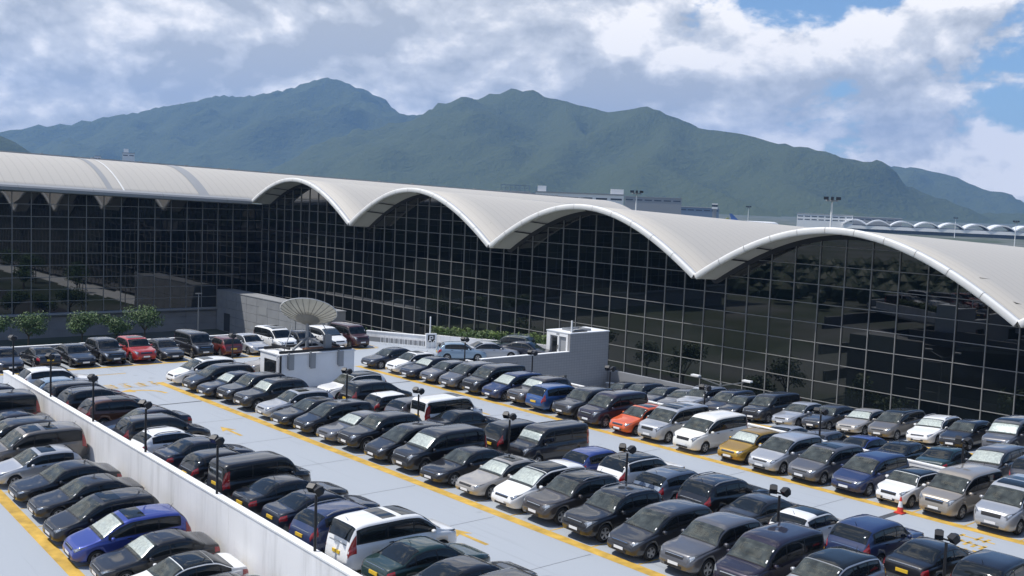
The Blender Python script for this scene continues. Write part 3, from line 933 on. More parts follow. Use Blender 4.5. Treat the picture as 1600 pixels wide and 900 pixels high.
R10 = ridge_pts([(700, 232, 6800), (620, 250, 6000), (560, 285, 5300), (520, 320, 4800)])
R11 = ridge_pts([(430, 140, 7980), (400, 200, 7300), (330, 240, 6700), (280, 285, 6000)])
R12 = ridge_pts([(190, 180, 8180), (170, 220, 7400), (120, 255, 6800)])
def terrain(name, ridges, x0, x1, y0, y1, step, steep, label=None, seed=3):
    xs = np.arange(x0, x1 + 1, step); ys = np.arange(y0, y1 + 1, step)
    X, Y = np.meshgrid(xs, ys, indexing='ij')
    wx = X + 260 * (fbm(X / 900, Y / 900, seed + 50, 4) - 0.5); wy = Y + 260 * (fbm(X / 900, Y / 900, seed + 70, 4) - 0.5)
    H = np.full(X.shape, -400.0); CR = np.full(X.shape, 0.0)
    for R, st in ridges:
        for a, c in zip(R[:-1], R[1:]):
            dx, dy = c[0] - a[0], c[1] - a[1]
            LL = dx * dx + dy * dy
            # distances close to the crest use true coordinates so that the skyline holds
            t = np.clip(((X - a[0]) * dx + (Y - a[1]) * dy) / LL, 0, 1)
            d0 = np.hypot(X - a[0] - t * dx, Y - a[1] - t * dy)
            tw = np.clip(((wx - a[0]) * dx + (wy - a[1]) * dy) / LL, 0, 1)
            d1 = np.hypot(wx - a[0] - tw * dx, wy - a[1] - tw * dy)
            k = np.clip(d0 / 400, 0, 1)
            d = d0 * (1 - k) + d1 * k
            zc = a[2] + (c[2] - a[2]) * t
            drop = st * d * (1 - 0.30 * np.clip(d / 2200, 0, 1))
            better = (zc - drop) > H
            CR = np.where(better, zc, CR)
            H = np.maximum(H, zc - drop)
    H0 = H.copy(); Hmax = CR
    above = np.clip((H - gnd_z) / 120, 0, 1)
    crest = 0.16 + 0.84 * np.clip((CR - H0) / 140, 0, 1)
    H = H + above * crest * ((fbm(X / 420, Y / 420, seed, 6, True) - 0.62) * (95 + 75 * np.clip((H - gnd_z) / 500, 0, 1)) + (fbm(X / 90, Y / 90, seed + 9, 4) - 0.5) * 26)
    gul = fbm(X / 650 + 0.3 * fbm(X / 300, Y / 300, 5, 3), Y / 650, seed + 31, 4, True) - 0.6
    H = H + above * gul * 260 * np.clip((Hmax - H0) / 160, 0, 1)
    H = np.maximum(H, gnd_z - 5)
    nx, ny = X.shape
    verts = np.stack([X.ravel(), Y.ravel(), H.ravel()], 1)
    idx = np.arange(nx * ny).reshape(nx, ny)
    q = np.stack([idx[:-1, :-1], idx[1:, :-1], idx[1:, 1:], idx[:-1, 1:]], -1).reshape(-1, 4)
    hv = H.ravel()
    keep = (hv[q] > gnd_z - 4).any(1)
    q = q[keep]
    used = np.unique(q); remap = np.zeros(nx * ny, int); remap[used] = np.arange(len(used))
    me = bpy.data.meshes.new(name)
    me.from_pydata(verts[used].tolist(), [], remap[q].tolist()); me.update()
    me.polygons.foreach_set('use_smooth', [True] * len(me.polygons))
    o = ob(name, me, 'hillside'); tag(o, kind='structure')
    return o
terrain('hills', [(R1, 0.52), (R2, 0.50), (R3, 0.45), (R4, 0.45), (R5, 0.42), (R6, 0.42), (R7, 0.42), (R8, 0.45), (R9, 0.3), (R10, 0.42), (R11, 0.42), (R12, 0.42)], -800, 9400, 900, 10300, 44, 0.5)

# ================================================================== BEHIND THE ROOFS
def far(px, D):
    v = pdir(px, 320); h = math.hypot(v.x, v.y)
    return v.x / h * D, v.y / h * D, math.atan2(v.x, v.y)
def far_block(name, px, D, w, d, top, m, label, cat, floors=0, extra=()):
    x, y, az = far(px, D)
    r = empty(name, (x, y, gnd_z), -az)
    boxo('wall', m, (-w / 2, w / 2, 0, d, 0, top), r)
    boxo('roof', 'far_grey', (-w / 2 - 0.5, w / 2 + 0.5, -0.5, d + 0.5, top + 0.01, top + 0.8), r)
    for f_ in range(floors):
        z = top - 3.5 - f_ * 4.2
        if z < 1: break
        n_ = max(2, int(w / 9))
        for i in range(n_):
            a = -w / 2 + (i + 0.12) * w / n_; c = -w / 2 + (i + 0.88) * w / n_
            boxo('window', 'far_glass', (a, c, -0.12, -0.01, z, z + 1.2), r)
    for (a, c, dd, h_, mm) in extra:
        boxo('roof_plant', mm, (a, c, dd, dd + 6, top + 0.81, top + 0.81 + h_), r)
    tag(r, label, cat)
    return r
far_block('cargo_building', 905, 760, 62, 40, 31.5, 'far_white', 'long white building with roof plant beyond the second arch', 'building', 2, [(-30, -24, 4, 4, 'far_white'), (22, 31, 5, 3.5, 'far_white')])
far_block('cargo_building', 800, 900, 38, 40, 31.0, 'far_white', 'white building with a lattice frame on top beyond the second arch', 'building', 1)
x, y, az = far(800, 905); fr_ = empty('rooftop_frame', (x, y, 18.85), -az)
q = MB()
for a in range(-10, 15, 4):
    q.box(a, a + 0.4, 0, 0.4, 0.9, 6).box(a, a + 0.4, 12, 12.4, 0.9, 6)
q.box(-10, 14.5, -0.01, 0.41, 5.6, 6.0).box(-10, 14.5, 11.99, 12.41, 5.6, 6.0).box(-10, 14.5, -0.01, 0.41, 3.2, 3.5)
q.build('lattice', 'far_blue', fr_); boxo('base', 'far_grey', (-10.5, 15, -0.3, 12.8, 0.0, 0.9), fr_)
tag(fr_, 'pale blue lattice frame on top of the white cargo building', 'frame')
far_block('hangar', 1020, 1150, 60, 50, 33, 'far_grey', 'grey hangar just right of the white cargo building', 'building', 1)
far_block('hangar', 1080, 1300, 66, 50, 24, 'far_blue', 'dark blue hangar behind the third arch', 'building', 1)
far_block('office_block', 1290, 1500, 72, 40, 21.0, 'far_white', 'white terrace-fronted block behind the tall light mast on the right', 'building', 2)
far_block('apron_shed', 1370, 1600, 70, 40, 19, 'far_grey', 'low grey shed right of the white terrace-fronted block', 'building', 1)
far_block('tower_block', 200, 1500, 15, 14, 65.5, 'air_white', 'small white tower block rising over the left wing roof', 'building', 1, [(-6, 0, 4, 5, 'far_white')])
far_block('tower_block', 152, 1700, 9, 14, 64, 'far_white', 'pale grey block just left of the white tower block', 'building', 1)
# tall apron light masts
def mast(px, py, D, label, hs=1.0):
    x, y, az = far(px, D)
    v = pdir(px, py); top = CAM_H + v.z / math.hypot(v.x, v.y) * D
    r = empty('light_mast', (x, y, gnd_z), -az)
    h = top - gnd_z
    MB().cyl((0, 0, 0), (0, 0, h - 1), 0.55 * hs, 0.3 * hs, 8).build('pole', 'far_white', r)
    q = MB().cyl((0, 0, h - 1.6), (0, 0, h - 1.0), 2.4 * hs, 2.4 * hs, 12)
    q.build('head_frame', 'far_grey', r)
    for i in range(8):
        t = 2 * math.pi * i / 8
        c_, s_ = math.cos(t) * 2.6 * hs, math.sin(t) * 2.6 * hs
        boxo('floodlight', 'trim', (c_ - 0.5, c_ + 0.5, s_ - 0.5, s_ + 0.5, h - 1.0, h + 0.1), r)
    tag(r, label, 'light mast')
mast(994, 298, 520, 'tall pale light mast between the white building and grey hangar', 1.0)
mast(1300, 308, 420, 'tallest light mast, rising behind the fourth arch crown', 1.0)
mast(930, 303, 900, 'slim light mast before the long white cargo building', 0.9)
mast(1170, 322, 1000, 'slim light mast beside the parked aircraft', 0.7)
mast(1590, 345, 900, 'slim light mast at the right edge', 0.7)
mast(1495, 340, 1400, 'thin light mast above the small far arches', 0.8)
x, y, az = far(1117, 1000); tw = empty('control_mast', (x, y, gnd_z), -az)
q = MB().box(-1.8, 1.8, -1.8, 1.8, 0, 24); q.build('shaft', 'far_grey', tw); boxo('cab', 'far_white', (-2.6, 2.6, -2.6, 2.6, 24.01, 29), tw); boxo('cab_window', 'far_glass', (-2.65, 2.65, -2.65, 2.65, 26, 28), tw)
tag(tw, 'narrow pale tower with a square head left of the aircraft', 'tower')
# aircraft
def plane(px, D, rz, tailm, label, s=1.0):
    x, y, az = far(px, D)
    r = empty('airliner', (x, y, gnd_z + 0.0), -az + rz)
    r.scale = (s, s, s)
    v = []; f = []; st = [(-32, 0.3, 5.6), (-30.5, 1.6, 5.5), (-27, 2.9, 5.4), (-20, 3.2, 5.4), (10, 3.2, 5.4), (20, 2.4, 6.0), (28, 1.1, 6.9), (32, 0.3, 7.4)]
    n_ = 14
    for (xx, rr, zc) in st:
        for i in range(n_):
            t = 2 * math.pi * i / n_; v.append((xx, rr * math.cos(t), zc + rr * math.sin(t)))
    for a in range(len(st) - 1):
        for i in range(n_):
            p = a * n_ + i; p2 = a * n_ + (i + 1) % n_; f.append((p, p2, p2 + n_, p + n_))
    f.append(tuple(range(n_))); f.append(tuple(range((len(st) - 1) * n_, len(st) * n_))[::-1])
    ob('fuselage', mesh('fuselage', v, f, True), 'air_white', r)
    for sy in (-1, 1):
        v = [(-8, sy * 2.5, 4.4), (4, sy * 2.5, 4.4), (16, sy * 29, 6.2), (13, sy * 29, 6.2)]
        v += [(a, b_, c + 0.7 - 0.55 * (abs(b_) > 20)) for a, b_, c in v]
        ob('wing', mesh('wing', v, [(0, 1, 2, 3), (7, 6, 5, 4), (0, 4, 5, 1), (1, 5, 6, 2), (2, 6, 7, 3), (3, 7, 4, 0)]), 'air_white', r)
        MB().cyl((-3, sy * 10, 3.0), (2.5, sy * 10, 3.0), 1.5, 1.1, 12).build('engine', 'far_grey', r)
        v = [(24, sy * 1, 7.2), (30, sy * 1, 7.2), (33, sy * 10, 7.8), (31, sy * 10, 7.8)]
        v += [(a, b_, c + 0.3) for a, b_, c in v]
        ob('tailplane', mesh('tailplane', v, [(0, 1, 2, 3), (7, 6, 5, 4), (0, 4, 5, 1), (1, 5, 6, 2), (2, 6, 7, 3), (3, 7, 4, 0)]), 'air_white', r)
        MB().cyl((2, sy * 3, 0), (2, sy * 3, 3.5), 0.7, 0.5, 8).build('landing_gear', 'trim', r)
    MB().cyl((-24, 0, 0), (-24, 0, 3.5), 0.5, 0.4, 8).build('landing_gear', 'trim', r)
    v = [(20, -0.25, 7.8), (30, -0.25, 7.8), (34, -0.25, 17.5), (30.5, -0.25, 17.5)]; v += [(a, 0.25, c) for a, _, c in v]
    ob('tail_fin', mesh('tail_fin', v, [(0, 1, 2, 3), (7, 6, 5, 4), (0, 4, 5, 1), (1, 5, 6, 2), (2, 6, 7, 3), (3, 7, 4, 0)]), tailm, r)
    tag(r, label, 'aircraft')
plane(1180, 1500, rad(185), 'air_blue', 'white airliner parked beyond the roof, left of the tallest light mast', 1.0)
plane(1105, 1250, rad(20), 'air_yellow', 'airliner with a yellow-green tail fin behind the third arch', 0.8)
plane(1515, 620, rad(200), 'air_white', 'airliner with a white tail fin poking up at the right roof edge', 0.75)
# far concourse with a row of small arches
x, y, az = far(1490, 1500)
fc = empty('far_concourse', (x, y, gnd_z), -az + rad(4))
q = MB()
na = 9; aw = 30.0
for i in range(na):
    v = []; f = []; a0 = -na * aw / 2 + i * aw
    for k in range(13):
        t = k / 12; z = 9.0 + 6.2 * 4 * t * (1 - t)
        for yy in (0, 70): v += [(a0 + aw * t, yy, z + 1.6), (a0 + aw * t, yy, z)]
        if k:
            b_ = 4 * (k - 1); c = 4 * k
            f += [(b_, b_ + 1, c + 1, c), (b_, c, c + 2, b_ + 2), (b_ + 2, c + 2, c + 3, b_ + 3), (b_ + 1, b_ + 3, c + 3, c + 1)]
    ob('roof_vault', mesh('roof_vault', v, f), 'air_white', fc)
boxo('glass_wall', 'far_glass', (-na * aw / 2, na * aw / 2, 4, 66, 0, 9.4), fc)
boxo('skirt_wall', 'far_white', (-na * aw / 2 - 1, na * aw / 2 + 1, 1, 3.9, 4.5, 8.8), fc)
tag(fc, 'distant pale concourse with a row of small arches on the right', 'building')
x, y, az = far(1500, 420)
pr = empty('pier_building', (x, y, gnd_z), -az + rad(6))
boxo('wall', 'far_grey', (-42, 75, 0, 25, 0, 13.0), pr); boxo('roof', 'far_white', (-43, 76, -1, 26, 13.01, 13.9), pr); boxo('window_band', 'far_glass', (-41.5, 74.5, -0.15, -0.01, 7.5, 11), pr)
tag(pr, 'long low grey pier building at the right behind the fourth arch roof', 'building')

# unseen trees added behind the viewpoint, only to give the glass dim reflections
rw_ = random.Random(9); q = MB()
for _ in range(3200):
    x = -rw_.uniform(60, 420); y = rw_.uniform(-350, 260); r_ = rw_.uniform(2.2, 4.2)
    n_ = 7; v = [(x, y, gnd_z + r_ * 1.9)]
    for zz_, k_ in ((1.4, 0.75), (0.8, 1.0), (0.2, 0.7)):
        for i in range(n_):
            t_ = 2 * math.pi * i / n_; kk_ = r_ * k_ * rw_.uniform(0.75, 1.2); v.append((x + kk_ * math.cos(t_), y + kk_ * math.sin(t_), gnd_z + r_ * zz_))
    f = [(0, 1 + i, 1 + (i + 1) % n_) for i in range(n_)]
    for l_ in range(2):
        for i in range(n_): f.append((1 + l_ * n_ + i, 1 + (l_ + 1) * n_ + i, 1 + (l_ + 1) * n_ + (i + 1) % n_, 1 + l_ * n_ + (i + 1) % n_))
    q.add(v, f)
o = q.build('added_woodland', 'leaf_dark'); tag(o, 'added unseen trees behind the viewpoint, giving the glass dim reflections', 'added_woodland', kind='stuff')
# ================================================================== TREES AND STREET BELOW
def tree(x, y, h, r, label, seed, zb=gnd_z, m='leaf', grp=None, leaves=2600, lm_=0.17):
    t = empty('street_tree', (x, y, zb))
    rr = random.Random(seed)
    q = MB(); q.cyl((0, 0, 0), (0.1, 0.05, h * 0.45), 0.16, 0.11, 8)
    cs = []
    for i in range(7):
        a = rr.uniform(0, 6.28); d = r * rr.uniform(0.25, 0.62); z = h * rr.uniform(0.58, 0.86)
        p = (math.cos(a) * d, math.sin(a) * d, z)
        q.cyl((0.1, 0.05, h * 0.42), p, 0.07, 0.025, 6)
        cs.append((p, r * rr.uniform(0.38, 0.55), r * rr.uniform(0.38, 0.55), r * rr.uniform(0.3, 0.42), 1))
    cs.append(((0, 0, h * 0.8), r * 0.5, r * 0.5, r * 0.45, 1.2))
    q.build('trunk', 'bark', t)
    c = leafcloud('crown', cs, leaves, lm_, m, t, seed)
    tag(t, label, 'tree', grp)
    return t
tree(44.6, 168.5, 6.6, 2.8, 'leftmost round green street tree, cut by the picture edge', 21)
tree(49.4, 168.5, 6.7, 3.2, 'second street tree from the left below the glass wing', 22)
tree(57.3, 168.5, 6.5, 3.3, 'street tree behind the dark pickup-like car, middle of the four', 23)
tree(62.6, 168.5, 5.7, 2.6, 'smaller street tree touching the tall one on its right', 24)
tree(67.2, 168.5, 6.9, 3.7, 'tallest and widest street tree, behind the red car', 25)
sh = empty('shrub', (63.0, 150.0, gnd_z)); leafcloud('foliage', [((i * 0.9, 0, 3.2 + 0.2 * math.sin(i)), 0.9, 0.7, 0.6, 1) for i in range(6)], 1400, 0.16, 'leaf_light', sh, 31)
MB().box(-0.6, 5.2, -0.7, 0.7, 0.0, 2.7).build('planter_box', 'grey_plain', sh)
tag(sh, 'low yellow-green shrub showing over the parapet behind the red car', 'shrub')
# trees in the street between car park and hall, seen mostly as reflections
spots = [(78, 30), (84, 44), (76, 52), (88, 60), (80, 68), (86, 78), (75, 82), (84, 92), (78, 104), (88, 112), (74, 118), (82, 128)]
ord_t = ['first', 'second', 'third', 'fourth', 'fifth', 'sixth', 'seventh', 'eighth', 'ninth', 'tenth', 'eleventh', 'twelfth']
for i, (x, y) in enumerate(spots):
    tree(x, y, 6.5 + (i * 37 % 5) * 0.5, 2.4 + (i * 13 % 4) * 0.3, f'{ord_t[i]} green tree from the right in the sunken road, mirrored in the glass', 40 + i, grp='trees in the sunken road', leaves=900, lm_=0.26)
rd = sheet('road', [(68, -60), (74, -60), (74, 180), (68, 180)], 'asphalt', z=gnd_z + 0.01); tag(rd, kind='structure')
rd = sheet('pavement', [(89.5, -60), (96.5, -60), (96.5, 185), (89.5, 185)], 'hut_white', z=gnd_z + 0.01); tag(rd, kind='structure')

# ================================================================== LAMPS, HUT, DISH, CONE
def make_lamp():
    r = empty('lamp_post')
    MB().cyl((0, 0, 0), (0, 0, 2.45), 0.055, 0.05, 10).build('pole', 'lamp_black', r)
    bs = MB().cyl((0, 0, 0.02), (0, 0, 0.30), 0.075, 0.075, 10).build('base_band', 'yellow_paint', r)
    MB().cyl((0, -0.22, 2.55), (0, 0.22, 2.55), 0.035, 0.035, 8).build('cross_arm', 'lamp_black', r)
    for sy in (-1, 1):
        v = []
        for (xx, hw, hh) in ((-0.16, 0.145, 0.13), (0.05, 0.145, 0.14), (0.16, 0.07, 0.07)):
            for (a, c) in ((-1, -1), (1, -1), (1, 1), (-1, 1)): v.append((xx, a * hw, c * hh))
        f = [(0, 3, 2, 1), (8, 9, 10, 11)]
        for k in (0, 4):
            for i in range(4): f.append((k + i, k + (i + 1) % 4, k + 4 + (i + 1) % 4, k + 4 + i))
        h = ob('lamp_head', mesh('lamp_head', v, f), 'lamp_black', r, (0, sy * 0.27, 2.68), (0, rad(-35), sy * rad(25)))
        boxo('lens', 'glass_dark', (-0.166, -0.161, -0.12, 0.12, -0.11, 0.11), h)
    return r
def copy_tree(o, parent=None):
    c = o.copy(); COL.objects.link(c); c.parent = parent
    for ch in o.children: copy_tree(ch, c)
    return c
LP = make_lamp()
ord_ = ['nearest', 'second nearest', 'third nearest', 'fourth nearest', 'fifth nearest', 'sixth nearest', 'seventh nearest', 'eighth nearest']
lamps = []
for k, y in enumerate((17.1, 23.85, 31.9, 39.95, 47.75, 55.2)): lamps.append((34.6, y, 0.0, f'{ord_[k]} black twin-head lamp between the two middle rows'))
lamps.append((35.4, 72.2, 0.0, 'farthest black twin-head lamp, beyond the dish hut'))
for k, y in enumerate((24.4, 32.4, 40.4, 48.3, 55.95, 63.5)): lamps.append((50.55 if y < 63 else 50.2, y, 0.0, f'{ord_[k]} black twin-head lamp along the low white parapet'))
for k, y in enumerate((32.46, 40.35, 47.85, 54.7, 61.4, 68.4)): lamps.append((19.2, y, wall_top(y) - 0.42, f'{ord_[k]} black twin-head lamp standing on the long white wall'))
for i, (x, y, z, lb) in enumerate(lamps):
    o = LP if i == 0 else copy_tree(LP)
    o.location = (x, y, z); o.rotation_euler.z = rad(random.uniform(-6, 6))
    if 50.4 < x < 50.6: o.location.x = 50.36
    tag(o, lb, 'lamp post', 'twin-head lamps of the car park')

hut = empty('equipment_hut', (34.5, 63.4, 0))
boxo('cabin', 'hut_white', (0, 5.8, 0, 2.8, 0.15, 2.45), hut, 0.03)
boxo('plinth', 'grey_plain', (0.1, 5.7, 0.1, 2.7, 0, 0.147), hut)
boxo('roof_edge', 'hut_white', (-0.06, 5.86, -0.06, 2.86, 2.453, 2.53), hut)
d = boxo('window', 'trim', (-0.05, -0.004, 0.5, 2.1, 0.9, 2.05), hut)
boxo('pane', 'glass_dark', (-0.06, -0.052, 0.56, 1.27, 0.97, 1.98), d); boxo('pane', 'glass_dark', (-0.06, -0.052, 1.33, 2.04, 0.97, 1.98), d)
boxo('corner_duct', 'trim', (-0.05, 0.06, -0.12, -0.004, 0.1, 2.44), hut)
MB().cyl((-0.09, 0.25, 0.1), (-0.09, 0.25, 2.4), 0.045, n=8).build('drain_pipe', 'white_cap', hut)
for xx in (0.55, 2.2, 4.4):
    b_ = boxo('wall_bracket', 'galv', (xx, xx + 0.10, -0.16, -0.004, 1.55, 2.62), hut)
    boxo('bracket_plate', 'far_grey', (xx + 0.102, xx + 0.45, -0.12, -0.004, 1.45, 2.52), b_)
q = MB().bar((0.1, 0.3, 2.63), (5.7, 0.3, 2.63), 0.12, 0.16).bar((0.1, 2.4, 2.68), (5.7, 2.4, 2.68), 0.14, 0.2).bar((0.8, 0.2, 2.85), (0.8, 2.6, 2.85), 0.14, 0.14).bar((4.6, 0.2, 2.85), (4.6, 2.6, 2.85), 0.14, 0.14)
q.build('roof_beam', 'trim', hut)
boxo('cable_tray', 'rust', (2.4, 5.2, 0.9, 1.3, 2.56, 2.7), hut)
tag(hut, 'white equipment hut carrying the satellite dish', 'hut')
ds = empty('satellite_dish', (37.2, 64.75, 2.56))
tilt = Matrix.Rotation(rad(33), 4, Vector((0.75, -0.66, 0)).normalized() * -1)
DR = 1.95; dep = 0.62; nr, nsg = 7, 36
v = []; f = []
for k in range(nr + 1):
    r_ = DR * k / nr
    for i in range(nsg):
        t = 2 * math.pi * i / nsg
        v.append(tilt @ Vector((r_ * math.cos(t), r_ * math.sin(t), dep * (r_ / DR) ** 2)))
for k in range(nr):
    for i in range(nsg): f.append((k * nsg + i, k * nsg + (i + 1) % nsg, (k + 1) * nsg + (i + 1) % nsg, (k + 1) * nsg + i))
DC = Vector((0.25, 0.3, 2.05))
me = mesh('reflector', [p + DC for p in v], f, True)
rf = ob('reflector', me, 'dish', ds)
q = MB()
for i in range(24):
    t = 2 * math.pi * i / 24
    for k in range(1, nr):
        a = []
        for kk_ in (k, k + 1):
            r_ = DR * kk_ / nr
            a.append(DC + tilt @ Vector((r_ * math.cos(t), r_ * math.sin(t), dep * (r_ / DR) ** 2 - 0.03)))
        q.bar(a[0], a[1], 0.022, 0.03)
q.build('ribs', 'dish_rib', rf)
q = MB()
for i in range(36):
    a = [DC + tilt @ Vector((DR * math.cos(2 * math.pi * (i + j) / 36), DR * math.sin(2 * math.pi * (i + j) / 36), dep)) for j in (0, 1)]
    q.bar(a[0], a[1], 0.05, 0.05)
q.build('rim', 'rim_white', rf)
q = MB().cyl(DC + tilt @ Vector((0, 0, -0.03)), DC + tilt @ Vector((0, 0, -0.3)), 0.85, 0.35, 16); q.build('hub', 'dish_rib', ds)
MB().cyl((0.25, 0.3, 0), (0.25, 0.3, 1.85), 0.13, 0.11, 10).build('pedestal', 'galv', ds)
q = MB().bar((-1.3, -0.5, 0.1), (0.2, 0.25, 0.75), 0.12, 0.14).bar((1.3, -0.6, 0.1), (0.3, 0.25, 0.75), 0.12, 0.14).bar((0.5, 1.3, 0.1), (0.28, 0.4, 0.75), 0.12, 0.14)
q.build('base_strut', 'galv', ds)
for (a, c) in (((-1.9, -0.4, 0.05), (-0.9, 0.35, 1.55)), ((2.2, -0.3, 0.05), (1.35, 0.2, 1.75)), ((1.0, 0.9, 0.1), (0.6, 0.6, 1.5))):
    MB().cyl(a, c, 0.028, n=6).build('stay_rod', 'galv', ds)
boxo('motor_box', 'galv', (1.1, 1.6, -0.75, -0.45, 0.1, 1.0), ds)
tag(ds, 'large ribbed satellite dish on the roof of the white hut', 'satellite dish')
sl_ = empty('street_lamp', (84.5, 150.5, gnd_z))
MB().cyl((0, 0, 0), (0, 0, 8.6), 0.11, 0.07, 8).build('pole', 'galv', sl_)
MB().bar((-0.3, -0.2, 8.6), (1.6, -1.6, 8.75), 0.08, 0.08).build('arm', 'galv', sl_); boxo('lamp_head', 'far_grey', (1.4, 2.3, -2.0, -1.6, 8.65, 8.8), sl_)
tag(sl_, 'grey street lamp with a side arm before the stone-clad annex', 'street lamp')
s2 = empty('street_lamp', (77.0, 60.0, gnd_z))
MB().cyl((0, 0, 0), (0, 0, 10.6), 0.12, 0.08, 8).build('pole', 'galv', s2)
for k in (-1, 1):
    a_ = MB().bar((0, 0, 10.4), (0.9 * k, -2.2 * k, 11.0), 0.08, 0.08).build('arm', 'galv', s2); boxo('lamp_head', 'far_white', (0.9 * k - 0.2, 0.9 * k + 0.2, -2.2 * k - 0.45, -2.2 * k + 0.45, 11.0, 11.14), s2)
tag(s2, 'double-armed street lamp before the glass right of the lift tower', 'street lamp')
s3 = empty('street_lamp', (60.8, 155, gnd_z)); MB().cyl((0, 0, 0), (0, 0, 9.5), 0.1, 0.08, 8).build('pole', 'galv', s3); boxo('lamp_head', 'galv', (-0.5, 0.5, -0.15, 0.15, 9.5, 9.62), s3)
s3.location = (72.5, 160, gnd_z); tag(s3, 'slender grey pole lamp before the left glass wing', 'street lamp')
cn = empty('traffic_cone', (44.6, 24.3, 0.012))
boxo('base', 'cone_red', (-0.2, 0.2, -0.2, 0.2, 0, 0.05), cn)
MB().cyl((0, 0, 0.05), (0, 0, 0.28), 0.15, 0.11, 14).build('body', 'cone_red', cn)
MB().cyl((0, 0, 0.28), (0, 0, 0.55), 0.11, 0.065, 14).build('white_sleeve', 'plate_white', cn)
MB().cyl((0, 0, 0.55), (0, 0, 0.74), 0.065, 0.03, 14).build('tip', 'cone_red', cn)
tag(cn, 'red and white traffic cone beside the white car with black roof', 'cone')

# ================================================================== CARS
def pchip(xs, ys):
    xs = np.array(xs, float); ys = np.array(ys, float)
    h = np.diff(xs); d = np.diff(ys) / h
    m = np.zeros(len(xs)); m[0] = d[0]; m[-1] = d[-1]
    for i in range(1, len(xs) - 1):
        if d[i - 1] * d[i] > 0:
            w1 = 2 * h[i] + h[i - 1]; w2 = h[i] + 2 * h[i - 1]
            m[i] = (w1 + w2) / (w1 / d[i - 1] + w2 / d[i])
    def f(x):
        i = min(max(int(np.searchsorted(xs, x) - 1), 0), len(xs) - 2)
        t = (x - xs[i]) / h[i]; t = min(max(t, 0), 1)
        return ((1 + 2 * t) * (1 - t) ** 2 * ys[i] + t * (1 - t) ** 2 * h[i] * m[i] + t * t * (3 - 2 * t) * ys[i + 1] + t * t * (t - 1) * h[i] * m[i + 1])
    return f
